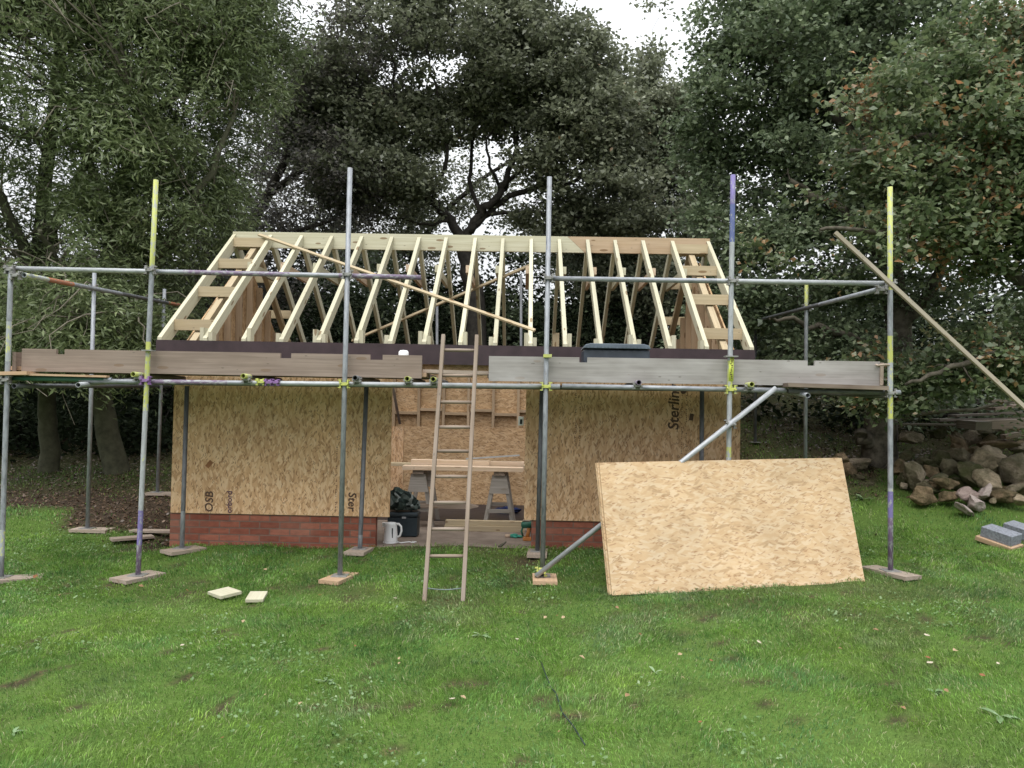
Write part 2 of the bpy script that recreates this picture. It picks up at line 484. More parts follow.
M['tool_green'] = plain('tool_green', (0.02, 0.13, 0.085), 0.45, 0, 0.4, 0.15)
M['tool_orange'] = plain('tool_orange', (0.55, 0.22, 0.06), 0.5, 0, 0.4, 0.15)
M['glove'] = plain('glove_green', (0.05, 0.26, 0.19), 0.85, 0, 0.2, 0.2, 30)
M['cuff'] = plain('glove_cuff', (0.45, 0.33, 0.24), 0.85, 0, 0.2, 0.2, 30)
M['camo'] = plain('jacket_cloth', (0.10, 0.13, 0.10), 0.9, 0, 0.1, 0.4, 14, c2=(0.016, 0.028, 0.02))
M['blue_cloth'] = plain('blue_cloth', (0.02, 0.03, 0.09), 0.9, 0, 0.1, 0.3, 14)
M['wire'] = plain('wire', (0.20, 0.24, 0.24), 0.6, 0, 0.3, 0.2)
M['hose'] = plain('hose', (0.02, 0.035, 0.035), 0.6, 0, 0.3, 0.2)

# brick
mb_, nt_, b_ = new_mat('red_brick', 0.85, 0, 0.2)
N = NT(nt_)
br = N.n('ShaderNodeTexBrick')
N.link(N.uv(), br.inputs['Vector'])
br.inputs['Scale'].default_value = 1; br.inputs['Brick Width'].default_value = 0.225; br.inputs['Row Height'].default_value = 0.075
br.inputs['Mortar Size'].default_value = 0.008; br.inputs['Mortar Smooth'].default_value = 0.2
br.inputs['Color1'].default_value = (0.20, 0.063, 0.040, 1); br.inputs['Color2'].default_value = (0.32, 0.12, 0.078, 1)
br.inputs['Mortar'].default_value = (0.175, 0.11, 0.085, 1); br.inputs['Bias'].default_value = 0.0
bn = N.noise(N.mapping(N.uv(), (9, 22, 1)), 1.0, 5, 0.65)
cc = N.mix(0.6, br.outputs['Color'], N.ramp(bn, [(0.3, (0.55, 0.55, 0.6)), (0.7, (1.25, 1.2, 1.2))]), 'MULTIPLY')
dn = N.noise(N.uv(), 1.4, 4, 0.6)
cc = N.mix(N.math('MULTIPLY', N.step(dn, 0.5, 0.75), 0.4), cc, (0.27, 0.17, 0.13))
N.link(cc, b_.inputs['Base Color'])
N.bump(N.math('SUBTRACT', 1.0, br.outputs['Fac']), 0.5, 0.006, b_)
M['brick'] = mb_

def rock_mat(name, a, b2, moss=0.0):
    m, nt, b = new_mat(name, 0.9, 0, 0.2)
    N = NT(nt); p = N.pos()
    n = N.noise(p, 9, 7, 0.75); n2 = N.noise(p, 4.1, 4, 0.65)
    col = N.ramp(n, [(0.3, b2), (0.65, a)])
    if moss: col = N.mix(N.math('MULTIPLY', N.step(n2, 0.42, 0.6), moss), col, (0.045, 0.055, 0.016))
    N.link(col, b.inputs['Base Color']); N.bump(n, 1.0, 0.09, b)
    return m
M['rock_pale'] = rock_mat('pale_stone', (0.54, 0.44, 0.31), (0.169, 0.124, 0.078), 0.45)
M['rock_brown'] = rock_mat('brown_stone', (0.34, 0.245, 0.15), (0.10, 0.07, 0.042), 0.55)
M['rock_moss'] = rock_mat('mossy_stone', (0.169, 0.150, 0.091), (0.072, 0.058, 0.036), 0.8)
M['rock_pink'] = rock_mat('pinkish_stone', (0.468, 0.364, 0.325), (0.286, 0.215, 0.189), 0.0)
M['rock_slab'] = rock_mat('broken_slab', (0.585, 0.494, 0.455), (0.377, 0.305, 0.273), 0.0)
M['rock_grey'] = rock_mat('grey_stone', (0.35, 0.29, 0.21), (0.13, 0.10, 0.07), 0.5)

def leaf_mat(name, stops, trans=0.38, rough=0.42, spec=0.5):
    """leaf colour drawn per leaf; a second draw over space gives whole sprays of one tone"""
    m, nt, b = new_mat(name, rough, 0, spec)
    N = NT(nt)
    ge = N.n('ShaderNodeNewGeometry')
    rnd = ge.outputs['Random Per Island']
    sp = N.noise(ge.outputs['Position'], 1.1, 4, 0.75)
    f = N.math('ADD', N.math('MULTIPLY', rnd, 0.66), N.math('MULTIPLY_ADD', sp, 1.3, -0.48), clamp=True)
    col = N.ramp(f, stops)
    N.link(col, b.inputs['Base Color'])
    tr = N.n('ShaderNodeBsdfTranslucent'); N.link(col, tr.inputs[0])
    mx = N.n('ShaderNodeMixShader'); mx.inputs[0].default_value = trans
    N.link(b.outputs[0], mx.inputs[1]); N.link(tr.outputs[0], mx.inputs[2])
    N.link(mx.outputs[0], nt.nodes['Material Output'].inputs[0])
    return m
M['lf_willow'] = leaf_mat('willow_leaf', [(0.0, (0.088, 0.112, 0.050)), (0.45, (0.155, 0.200, 0.088)), (0.85, (0.25, 0.295, 0.145)), (1.0, (0.42, 0.44, 0.27))])
M['lf_oak'] = leaf_mat('oak_leaf', [(0.0, (0.096, 0.108, 0.070)), (0.5, (0.168, 0.186, 0.118)), (0.85, (0.28, 0.30, 0.20)), (0.97, (0.43, 0.45, 0.33)), (1.0, (0.33, 0.21, 0.11))])
M['lf_oak_green'] = leaf_mat('green_oak_leaf', [(0.0, (0.080, 0.110, 0.064)), (0.5, (0.145, 0.190, 0.105)), (0.88, (0.25, 0.30, 0.175)), (1.0, (0.40, 0.45, 0.30))])
M['lf_autumn'] = leaf_mat('turning_oak_leaf', [(0.0, (0.066, 0.098, 0.045)), (0.40, (0.125, 0.170, 0.078)), (0.70, (0.20, 0.24, 0.120)), (0.78, (0.31, 0.33, 0.23)), (0.82, (0.30, 0.19, 0.09)), (1.0, (0.45, 0.22, 0.11))])
M['lf_purple'] = leaf_mat('dark_purple_leaf', [(0.0, (0.057, 0.052, 0.052)), (0.5, (0.117, 0.111, 0.098)), (1.0, (0.235, 0.221, 0.182))])
M['lf_dark'] = leaf_mat('shade_leaf', [(0.0, (0.012, 0.019, 0.010)), (0.6, (0.026, 0.037, 0.019)), (1.0, (0.056, 0.071, 0.036))], 0.15, 0.8, 0.08)  # leaf colour lowered to carry the shade under and behind the trees
M['lf_shrub'] = leaf_mat('shrub_leaf', [(0.0, (0.039, 0.049, 0.021)), (0.5, (0.091, 0.104, 0.042)), (1.0, (0.208, 0.195, 0.091))])
M['bark'] = plain('bark', (0.13, 0.115, 0.09), 0.95, 0, 0.1, 0.35, 9)
M['bark_moss'] = plain('mossy_bark', (0.105, 0.105, 0.070), 0.95, 0, 0.1, 0.3, 6, c2=(0.05, 0.048, 0.034))
M['bark_pale'] = plain('pale_bark', (0.20, 0.18, 0.14), 0.95, 0, 0.1, 0.3, 9)
M['bark_dark'] = plain('dark_bark', (0.058, 0.052, 0.046), 0.95, 0, 0.1, 0.3, 9)
M['dead_leaf'] = leaf_mat('dead_leaf', [(0.0, (0.20, 0.10, 0.05)), (0.5, (0.38, 0.24, 0.13)), (1.0, (0.55, 0.42, 0.28))], 0.1)
M['weed'] = leaf_mat('weed_leaf', [(0.0, (0.10, 0.19, 0.06)), (1.0, (0.26, 0.36, 0.20))], 0.2)
# ------------------------------------------------------------------ ground
def soil(x, y):
    """0 lawn .. 1 bare earth and leaf litter"""
    n = fbm(x * 1.3 + 3, y * 1.3, 3); n2 = fbm(x * 3.1 + 8, y * 3.1 + 2, 3)
    lb = sstep(9.7, 10.3, y + (n - 0.5) * 1.6 + 0.45 * (x + 5.5)) * (1 - 0.25 * sstep(11.3, 12.4, y + (n2 - 0.5))) * sstep(-3.9, -4.3, x)  # dark earth at the back also carries the shade under the trees
    lb = np.maximum(lb, sstep(-4.9, -4.2, x) * sstep(-3.9, -4.0, x) * sstep(8.5, 8.9, y + (n - .5) * .5))
    rb = sstep(10.6, 11.6, y + (n - 0.5) * 2.2) * sstep(2.6, 3.0, x) * (0.55 + 0.5 * n2)
    deep = sstep(14.0, 16.0, y)
    path = 0.92 * np.exp(-((x - 0.05 - (8.6 - y) * 0.12) / 0.42) ** 2) * sstep(7.0, 7.9, y) * sstep(9.2, 8.6, y) * sstep(0.38, 0.62, n2)
    door = 0.8 * np.exp(-((x + 0.75) / 0.8) ** 4) * sstep(8.35, 8.75, y + (n2 - .5) * .5) * sstep(9.3, 9.0, y)
    n3 = fbm(x * 6.3 + 21, y * 6.3 + 4, 3)
    spots = np.maximum(sstep(0.77, 0.83, n2) * 0.9, sstep(0.71, 0.78, n3) * 0.9) * sstep(9.5, 9.0, y)
    trod = 0.45 * sstep(0.45, 0.62, fbm(x * 2.7 + 5, y * 2.7 + 61, 4)) * sstep(5.9, 6.6, y + 0.3 * x * 0.3) * sstep(8.2, 7.4, y)
    return np.clip(np.maximum.reduce([lb, rb, deep, path, door, spots, trod, 0.7 * np.exp(-(((x + 0.62) / 0.45) ** 2 + ((y - 7.0) / 0.28) ** 2)) * sstep(0.35, 0.6, n2)]), 0, 1)

gm, nt, b = new_mat('lawn_soil', 0.95, 0, 0.1)
N = NT(nt); p = N.pos()
at_ = N.n('ShaderNodeAttribute', attribute_name='soil')
g1 = N.noise(p, 0.8, 4, 0.6); g2 = N.noise(p, 60, 3, 0.7); g3 = N.noise(p, 9, 4, 0.6)
lawn = N.mix(g3, (0.065, 0.125, 0.025), (0.110, 0.165, 0.038))
earth = N.mix(g3, (0.026, 0.019, 0.013), (0.075, 0.055, 0.038))
litter = N.math('GREATER_THAN', N.noise(p, 26, 2, 0.6), 0.60)
earth = N.mix(N.math('MULTIPLY', litter, 0.5), earth, (0.17, 0.105, 0.06))
col = N.mix(at_.outputs['Fac'], lawn, earth)
col = N.mix(0.6, col, N.ramp(g2, [(0.25, (0.45, 0.45, 0.45)), (0.75, (1.4, 1.4, 1.4))]), 'MULTIPLY')
N.link(col, b.inputs['Base Color'])
N.bump(g2, 0.7, 0.02, b)

xs = np.concatenate([np.linspace(-90, -10, 28)[:-1], np.arange(-10, 10.01, 0.11), np.linspace(10, 90, 28)[1:]])
ys = np.concatenate([np.linspace(-60, 3, 22)[:-1], np.arange(3, 16.01, 0.11), np.linspace(16, 120, 30)[1:]])
X, Y = np.meshgrid(xs, ys)
Z = G(X, Y)
nx, ny = len(xs), len(ys)
idx = np.arange(nx * ny).reshape(ny, nx)
q = np.stack([idx[:-1, :-1], idx[:-1, 1:], idx[1:, 1:], idx[1:, :-1]], -1).reshape(-1, 4)
me = raw_mesh('ground', np.stack([X, Y, Z], -1).reshape(-1, 3), q, gm)
a = me.attributes.new('soil', 'FLOAT', 'POINT')
a.data.foreach_set('value', soil(X, Y).astype(np.float32).ravel())
me.polygons.foreach_set('use_smooth', np.ones(len(q), dtype=bool))
go = bpy.data.objects.new('ground', me); COL.objects.link(go); tag(go, 'green lawn with bare earth under the trees', 'lawn', kind='structure')

# ------------------------------------------------------------------ grass
grm, nt, b = new_mat('grass_blade', 0.6, 0, 0.25)
N = NT(nt); ge = N.n('ShaderNodeNewGeometry'); p = ge.outputs['Position']
rnd = ge.outputs['Random Per Island']
big = N.noise(p, 0.55, 3, 0.55); med = N.noise(p, 2.6, 3, 0.6)
gA = N.ramp(big, [(0.36, (0.070, 0.195, 0.055)), (0.50, (0.145, 0.305, 0.055)), (0.62, (0.265, 0.405, 0.075))])
gB = N.ramp(med, [(0.38, (0.090, 0.205, 0.080)), (0.62, (0.220, 0.375, 0.065))])
col = N.mix(0.5, gA, gB)
fine = N.noise(p, 11, 3, 0.65)
col = N.mix(0.75, col, N.ramp(fine, [(0.3, (0.62, 0.66, 0.66)), (0.68, (1.30, 1.22, 1.1))]), 'MULTIPLY')
sepp = N.n('ShaderNodeSeparateXYZ'); N.link(p, sepp.inputs[0])
band = N.math('MULTIPLY', N.step(sepp.outputs[1], 5.4, 6.4), N.step(sepp.outputs[1], 8.2, 7.2))          # walked on most in front of the scaffold
band = N.math('MULTIPLY', band, N.step(sepp.outputs[0], -3.0, 0.5))
worn = N.step(N.math('ADD', N.noise(N.mapping(p, (1, 1, 1), (0, 0, 0), (7, 3, 0)), 1.5, 5, 0.7), N.math('MULTIPLY', band, 0.10)), 0.53, 0.68)
col = N.mix(N.math('MULTIPLY', worn, 0.62), col, (0.165, 0.205, 0.105))
hv = N.n('ShaderNodeHueSaturation'); N.link(col, hv.inputs['Color'])
N.link(N.math('MULTIPLY_ADD', rnd, 0.8, 0.50), hv.inputs['Value'])
dry = N.math('GREATER_THAN', N.math('FRACT', N.math('MULTIPLY', rnd, 57.3)), 0.91)
col = N.mix(N.math('MULTIPLY', dry, 0.8), hv.outputs[0], (0.42, 0.40, 0.24))
N.link(col, b.inputs['Base Color'])
tr = N.n('ShaderNodeBsdfTranslucent'); N.link(col, tr.inputs[0])
mx = N.n('ShaderNodeMixShader'); mx.inputs[0].default_value = 0.3
N.link(b.outputs[0], mx.inputs[1]); N.link(tr.outputs[0], mx.inputs[2]); N.link(mx.outputs[0], nt.nodes['Material Output'].inputs[0])

def scatter(n, x0, x1, y0, y1):
    x = rng.uniform(x0, x1, n); y = rng.uniform(y0, y1, n)
    infr = np.abs(x) < y * 0.70 + 0.4
    return x[infr], y[infr]
def blades():
    out = []
    for (n, y0, y1, wd, hs) in ((230000, 3.9, 5.6, 0.0042, 1.0), (240000, 5.6, 7.4, 0.0050, 1.0), (210000, 7.4, 9.6, 0.0062, 1.05), (90000, 9.6, 13.5, 0.009, 1.25)):
        x, y = scatter(n, -10, 10, y0, y1)
        s = soil(x, y)
        keep = rng.random(len(x)) > s * 0.93
        keep &= ~((x > -4.02) & (x < 2.52) & (y > 8.86))
        # tyre-worn and tufted stretches
        tuft = fbm(x * 2.2 + 40, y * 2.2 + 11, 3)
        keep &= rng.random(len(x)) < 0.55 + 0.8 * sstep(0.32, 0.6, tuft)
        x, y, tuft = x[keep], y[keep], tuft[keep]
        h = (0.018 + 0.034 * sstep(0.35, 0.75, tuft) * rng.random(len(x)) + 0.018 * rng.random(len(x))) * hs
        h = h * np.where(rng.random(len(x)) < 0.03, 1.7, 1)
        out.append((x, y, h, np.full(len(x), wd)))
    x, y, h, wd = (np.concatenate(c) for c in zip(*out))
    z = G(x, y) - 0.004
    n = len(x)
    ph = rng.uniform(0, 2 * np.pi, n)
    # blades lean together over a hand's breadth, then at random
    lean_dir = fbm(x * 1.7, y * 1.7, 2) * 9 + rng.normal(0, 1.0, n)
    lean = rng.uniform(0.15, 1.15, n)
    lx, ly = np.cos(lean_dir) * lean, np.sin(lean_dir) * lean
    dx, dy = np.cos(ph) * wd, np.sin(ph) * wd
    base = np.stack([x, y, z], -1)
    mid = base + np.stack([lx * h * 0.35, ly * h * 0.35, h * 0.62], -1)
    tip = base + np.stack([lx * h, ly * h, h * (1.05 - 0.35 * lean)], -1)
    sd_ = np.stack([dx, dy, np.zeros(n)], -1)
    v = np.stack([base, mid + sd_ * 0.5, tip, mid - sd_ * 0.5], 1).reshape(-1, 3)
    return v, np.arange(n * 4).reshape(-1, 4)
v, q = blades()
me = raw_mesh('grass', v, q, grm)
gro = bpy.data.objects.new('grass', me); COL.objects.link(gro); tag(gro, 'short uneven lawn grass in front of the shed', 'grass', kind='stuff')

# low broad-leaved weeds and clover in patches
def clover():
    x, y = scatter(60000, -8, 8, 4.0, 10.2)
    c = fbm(x * 1.1 + 71, y * 1.1 + 33, 3)
    k = (rng.random(len(x)) < sstep(0.50, 0.68, c) * 0.9) & (soil(x, y) < 0.5) & ~((x > -4.02) & (x < 2.52) & (y > 8.86))
    x, y = x[k], y[k]; n = len(x)
    z = G(x, y) + rng.uniform(0.012, 0.05, n)
    c0 = np.stack([x, y, z], -1)
    a = rng.uniform(0, 2 * np.pi, n); r = rng.uniform(0.006, 0.016, n)
    t = rng.normal(0, 0.35, (n, 2))
    d1 = np.stack([np.cos(a), np.sin(a), t[:, 0]], -1) * r[:, None]
    d2 = np.stack([-np.sin(a), np.cos(a), t[:, 1]], -1) * r[:, None] * 0.8
    v = np.stack([c0 - d1, c0 + d2, c0 + d1, c0 - d2], 1).reshape(-1, 3)
    return v, np.arange(n * 4).reshape(-1, 4)
v, q = clover()
me = raw_mesh('clover', v, q, leaf_mat('clover_leaf', [(0.0, (0.07, 0.14, 0.035)), (0.6, (0.13, 0.22, 0.075)), (1.0, (0.26, 0.34, 0.19))], 0.25))
clo = bpy.data.objects.new('clover', me); COL.objects.link(clo); tag(clo, 'pale clover and small weeds growing through the lawn', 'clover', kind='stuff')

# leaf litter beneath the trees
def litter_mesh():
    x, y = scatter(50000, -12, 11, 9.2, 15.5)
    k = (rng.random(len(x)) < soil(x, y)) & ~((x > -4.0) & (x < 2.5) & (y < 13.8))
    x, y = x[k], y[k]; n = len(x)
    c0 = np.stack([x, y, G(x, y) + rng.uniform(0.005, 0.03, n)], -1)
    a = rng.uniform(0, 2 * np.pi, n); r = rng.uniform(0.012, 0.03, n); t = rng.normal(0, 0.4, (n, 2))
    d1 = np.stack([np.cos(a), np.sin(a), t[:, 0]], -1) * r[:, None]
    d2 = np.stack([-np.sin(a), np.cos(a), t[:, 1]], -1) * r[:, None] * 0.55
    return np.stack([c0 - d1, c0 + d2, c0 + d1, c0 - d2], 1).reshape(-1, 3), np.arange(n * 4).reshape(-1, 4)
v, q = litter_mesh()
me = raw_mesh('leaf_litter', v, q, leaf_mat('litter_leaf', [(0.0, (0.05, 0.032, 0.02)), (0.7, (0.12, 0.075, 0.045)), (1.0, (0.26, 0.17, 0.11))], 0.05))
lo_ = bpy.data.objects.new('leaf_litter', me); COL.objects.link(lo_); tag(lo_, 'brown leaf litter on the earth under the trees', 'leaf litter', kind='stuff')
# ------------------------------------------------------------------ shed
XL, XR = -3.93, 2.40            # outer faces of the side walls
YF, YB = 8.90, 13.10            # outer faces of front and back walls
ZE, ZR = 2.28, 3.915             # eave and ridge height of the rafter tops
YE, YM, YE2 = 8.80, 11.0, 13.20
shed = thing('timber_shed', 'half-built shed of OSB walls on a brick plinth with bare roof rafters', 'shed', (-0.77, 8.9, 0))
WX, WY, WZ = (1, 0, 0), (0, 1, 0), (0, 0, 1)

m = MB(); m.ext(XL + 0.02, XR - 0.02, 8.93, 13.05, -0.25, -0.008, flat=True); m.build('floor_slab', M['concrete'], shed)
m = MB(); m.ext(-3.6, 2.2, 11.0, 12.85, -0.008, -0.002, flat=True)  # thin near-black strip laid over the back of the floor
m.build('dark_floor_strip', M['floor_strip'], shed)
# brick plinth, open at the doorway
m = MB()
m.ext(XL, -1.63, YF, YF + 0.103, -0.3, 0.332, flat=True)
m.ext(0.10, XR, YF, YF + 0.103, -0.3, 0.332, flat=True)
m.ext(XL, XL + 0.103, YF + 0.103, YB, -0.3, 0.332, flat=True)
m.ext(XR - 0.103, XR, YF + 0.103, YB, -0.3, 0.332, flat=True)
m.ext(XL + 0.103, XR - 0.103, YB - 0.103, YB, -0.3, 0.332, flat=True)
m.build('brick_plinth', M['brick'], shed)

def board_text(word, x, z, size, rot, parent, mat, y, name='printed_text', shear=0.12):
    """print on the wall face, standing 1.5 mm proud of it"""
    cu = bpy.data.curves.new('print', 'FONT'); cu.body = word; cu.size = size; cu.shear = shear; cu.offset = size * 0.022; cu.resolution_u = 3
    o = bpy.data.objects.new('print', cu); COL.objects.link(o)
    bpy.context.view_layer.update()
    me = bpy.data.meshes.new_from_object(o.evaluated_get(bpy.context.evaluated_depsgraph_get()))
    bpy.data.objects.remove(o)
    me.materials.clear(); me.materials.append(mat)
    T = Matrix.Translation(Vector((x, y, z)) - wloc(parent)) @ Matrix.Rotation(R(90), 4, 'X') @ Matrix.Rotation(R(rot), 4, 'Z')
    me.transform(T)
    t = bpy.data.objects.new(name, me); COL.objects.link(t); t.parent = parent
    return t
def print_rows(par, x0, z0, z1, rows, y, gap=0.034, dens=0.8, seed=1):
    """rows of small print too fine to read: strokes only"""
    rr = random.Random(seed)
    for k in range(rows):
        z = z0; m = MB()
        while z < z1:
            L = rr.uniform(0.010, 0.024)
            if rr.random() < dens:
                wd = rr.uniform(0.007, 0.015)
                m.ext(x0 + k * gap - wd / 2, x0 + k * gap + wd / 2, y, y + 0.0012, z, z + L * 0.65)
            z += L + rr.choice((0.004, 0.004, 0.006, 0.03))
        m.build('printed_line', M['ink_faint'], par)

wl = MB(); wl.ext(-3.92, -1.475, YF - 0.020, YF - 0.002, 0.333, 2.06, flat=True)
wl = wl.build('wall_panel', M['osb_wall'], shed); wl['label'] = 'OSB panel left of the doorway'
wr = MB(); wr.ext(0.015, 2.385, YF - 0.020, YF - 0.002, 0.333, 2.06, flat=True)
wr = wr.build('wall_panel', M['osb_wall'], shed); wr['label'] = 'OSB panel right of the doorway'
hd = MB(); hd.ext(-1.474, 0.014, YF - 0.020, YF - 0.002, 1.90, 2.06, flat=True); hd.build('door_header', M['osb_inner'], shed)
for x in (-1.60, 0.055):
    m = MB(); m.ext(x - 0.022, x + 0.022, YF, YF + 0.095, 0.333, 2.06); m.build('stud', M['orange_wood'], shed)
for x in (-3.85, -3.3, -2.9, -2.5, -2.1, 0.5, 0.9, 1.3, 1.7, 2.1, 2.33):
    m = MB(); m.ext(x - 0.022, x + 0.022, YF, YF + 0.095, 0.36, 2.06); m.build('stud', M['orange_wood'], shed)
yf = YF - 0.0215
p = at(213, 522, YF)
board_text('OSB', p.x, 0.345, 0.125, 90, wl, M['ink'], yf)
p = at(232, 518, YF)
board_text('orbord', p.x, 0.340, 0.085, 90, wl, M['ink_violet'], yf, shear=0)
p = at(351, 490, YF)
board_text('Ster', p.x - 0.02, 0.60, 0.125, -90, wl, M['ink'], yf)
p = at(678, 430, YF)
board_text('SterlingOSB', p.x, p.z, 0.165, 90, wr, M['ink'], yf)
p = at(338, 500, YF); print_rows(wl, p.x - 0.02, 0.36, 1.22, 1, yf, seed=2)
p = at(575, 446, YF); print_rows(wr, p.x, p.z, 2.03, 2, yf, 0.05, 0.85, 3)
p = at(681, 456, YF); print_rows(wr, p.x, p.z - 0.1, 2.03, 2, yf, 0.05, 0.75, 4)
m = MB()
p = at(683, 391, YF); m.lathe([(0.034, 0), (0.034, 0.001)], (p.x, yf + 0.001, p.z), 14, axis=Matrix.Rotation(R(90), 3, 'X'))
m.build('printed_mark', M['ink'], wr); m = MB()
p = at(691, 417, YF); m.box((p.x, yf, p.z), (0.045, 0.0012, 0.075), Matrix.Rotation(R(8), 3, 'Y'))
m.build('printed_mark', M['ink'], wr)
m = MB()
p = at(210, 464, YF); m.box((p.x, yf, p.z), (0.05, 0.0012, 0.085), Matrix.Rotation(R(38), 3, 'Y'))
m.build('dark_flake', plain('brown_flake', (0.28, 0.12, 0.05), 0.7), wl)
# small socket on the right jamb
sk = MB(); p = at(521, 421, 9.02); sk.ext(p.x - 0.03, p.x + 0.03, 9.0, 9.03, p.z - 0.05, p.z + 0.05)
so = sk.build('socket_box', M['white_plastic'], shed, 0.004)
s2 = MB(); s2.ext(p.x - 0.012, p.x + 0.015, 8.996, 8.9995, p.z - 0.035, p.z + 0.02); s2.build('socket_opening', M['black_plastic'], so)

# side and back walls: gables of upright boards with studs inside
for x, nm in ((XL + 0.02, 'left'), (XR - 0.038, 'right')):
    m = MB()
    poly = [(YF + 0.0, 0.333), (YF, 2.10), (YM, 3.60), (YB, 2.10), (YB, 0.333)]
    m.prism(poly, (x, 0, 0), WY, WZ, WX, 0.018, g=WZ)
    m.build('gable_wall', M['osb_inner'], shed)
    sgn = 1 if nm == 'left' else -1
    xs_ = x + (0.018 + 0.04 if nm == 'left' else -0.04)
    yy = YF + 0.15
    while yy < YB - 0.1:
        top = 2.06 + (3.60 - 2.10) * (1 - abs(yy - YM) / (YM - YF))
        m = MB(); m.ext(xs_ - 0.038, xs_ + 0.038, yy - 0.022, yy + 0.022, 0.36, top - 0.02); yy += 0.4
        m.build('gable_stud', M['orange_wood'], shed)
    xi = x + 0.0195 if nm == 'left' else x - 0.0015
    for yy, z0, z1 in ((9.95, 2.1, 2.65), (10.75, 2.15, 3.15), (11.9, 2.15, 3.0), (12.7, 2.15, 2.5)):
        rr = random.Random(int(yy * 10)); z = z0; m = MB()
        while z < z1:
            L = rr.uniform(0.02, 0.06)
            m.ext(xi - 0.0008, xi + 0.0008, yy - 0.03, yy + 0.03, z, z + L); z += L + rr.uniform(0.01, 0.03)
        m.build('printed_line', M['ink_faint'], shed)
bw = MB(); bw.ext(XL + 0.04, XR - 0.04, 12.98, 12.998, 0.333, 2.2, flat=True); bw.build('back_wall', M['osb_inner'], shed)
for k in range(16):
    x = -3.72 + k * 0.402
    m = MB(); m.ext(x - 0.022, x + 0.022, 12.89, 12.98, 0.34, 2.06); m.build('back_stud', M['orange_wood'], shed)
for k in range(15):
    x = -3.72 + k * 0.402; dz = (0.03 if k % 2 else -0.03)
    m = MB(); m.ext(x + 0.024, x + 0.378, 12.895, 12.978, 1.45 + dz, 1.495 + dz); m.build('nogging', M['orange_wood'], shed)
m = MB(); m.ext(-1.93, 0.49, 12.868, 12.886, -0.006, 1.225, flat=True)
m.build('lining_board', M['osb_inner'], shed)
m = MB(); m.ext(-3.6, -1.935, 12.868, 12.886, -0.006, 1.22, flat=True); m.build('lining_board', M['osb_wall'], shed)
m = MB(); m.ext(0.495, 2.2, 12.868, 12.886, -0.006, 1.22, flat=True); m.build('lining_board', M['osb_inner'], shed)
m = MB(); a0 = at(393, 388, 12.6); a1 = at(400, 424, 12.8); m.bar(a0, a1, 0.04, 0.02, (0, 1, 0)); m.build('loose_stud', M['dark_board'], shed)

# wall plates, fascias, ridge
m = MB(); m.ext(XL, XR, 8.93, 9.03, 2.062, 2.164); m.build('wall_plate', M['orange_wood'], shed)
m = MB(); m.ext(XL, XR, 13.02, 13.10, 2.06, 2.14); m.build('wall_plate', M['orange_wood'], shed)
XB0, XB1 = -4.09, 2.505
m = MB(); m.ext(XB0, XB1, 8.772, 8.79, 2.03, 2.25, flat=True); m.build('fascia', M['fascia'], shed)
m = MB(); m.ext(XB0, XB1, 8.80, 8.92, 2.165, 2.18); m.build('soffit_batten', M['orange_wood'], shed)
m = MB(); m.ext(XB0, XB1, 13.212, 13.23, 2.03, 2.215, flat=True); m.build('fascia', M['fascia'], shed)
XJ = (577 - 525) / 72.5 - 0.05
ph = 0.20
m = MB(); m.prism([(XB0, ZR - ph), (XB0, ZR + 0.02), (XJ - 0.12, ZR + 0.02), (XJ + 0.12, ZR - ph)], (0, YM - 0.0225, 0), WX, WZ, WY, 0.045)
rb = m.build('ridge_board', M['treated'], shed); rb['label'] = 'long pale green-treated length of ridge board'
m = MB(); m.prism([(XJ + 0.123, ZR - ph), (XJ - 0.117, ZR + 0.02), (XB1, ZR + 0.02), (XB1, ZR - ph)], (0, YM - 0.0225, 0), WX, WZ, WY, 0.045)
rb = m.build('ridge_board', M['orange_wood'], shed); rb['label'] = 'short orange untreated length of ridge board at the right'

slope = (ZR - ZE) / (YM - YE)
def rafter(x, front, dv=0.145, w_=0.047, drop=0.0, name='rafter', mat='treated', y0=0.0, y1=0.0):
    e, s_ = (YE, 1) if front else (YE2, -1)
    ya = e + s_ * (0.002 + y0); yb = YM - s_ * (0.024 + y1)
    za = ZE + slope * abs(ya - e) - drop; zb = ZE + slope * abs(yb - e) - drop
    m = MB(); m.prism([(ya, za - dv), (ya, za), (yb, zb), (yb, zb - dv)], (x - w_ / 2, 0, 0), WY, WZ, WX, w_, g=(0, s_, slope))
    return m.build(name, M[mat], shed)
RX = [x - 0.045 * (2.0 - x) / 5.5 - 0.01 for x in (-3.505, -3.077, -2.66, -2.25, -1.835, -1.46, -1.088, -.69, -.31, .077, .46, .846, 1.22, 1.60, 2.0)]
for x in RX:
    rafter(x, True); rafter(x, False)
for front in (True, False):
    for x in (XB0 + 0.024, XB1 - 0.024): rafter(x, front, 0.20, 0.047, name='barge_rafter')
    for x in (XL + 0.16, XR - 0.16): rafter(x, front, 0.10, 0.075, drop=0.15, name='gable_plate', mat='pine', y0=0.12, y1=0.03)
# ladder pieces between the barge and the first rafter
for front in (True, False):
    e, s_ = (YE, 1) if front else (YE2, -1)
    for x0, x1 in ((XB0 + 0.048, RX[0] - 0.024), (RX[-1] + 0.024, XB1 - 0.048)):
        for t in (0.15, 0.44, 0.72, 0.955):
            y = e + s_ * (YM - YE) * t; z = ZE + slope * (YM - YE) * t
            a = math.atan(slope) * s_
            m = MB(); m.box(((x0 + x1) / 2, y, z - 0.0725), (x1 - x0, 0.045, 0.125), Matrix.Rotation(0, 3, 'X'))
            m.build('gable_nogging', M['pine'], shed)
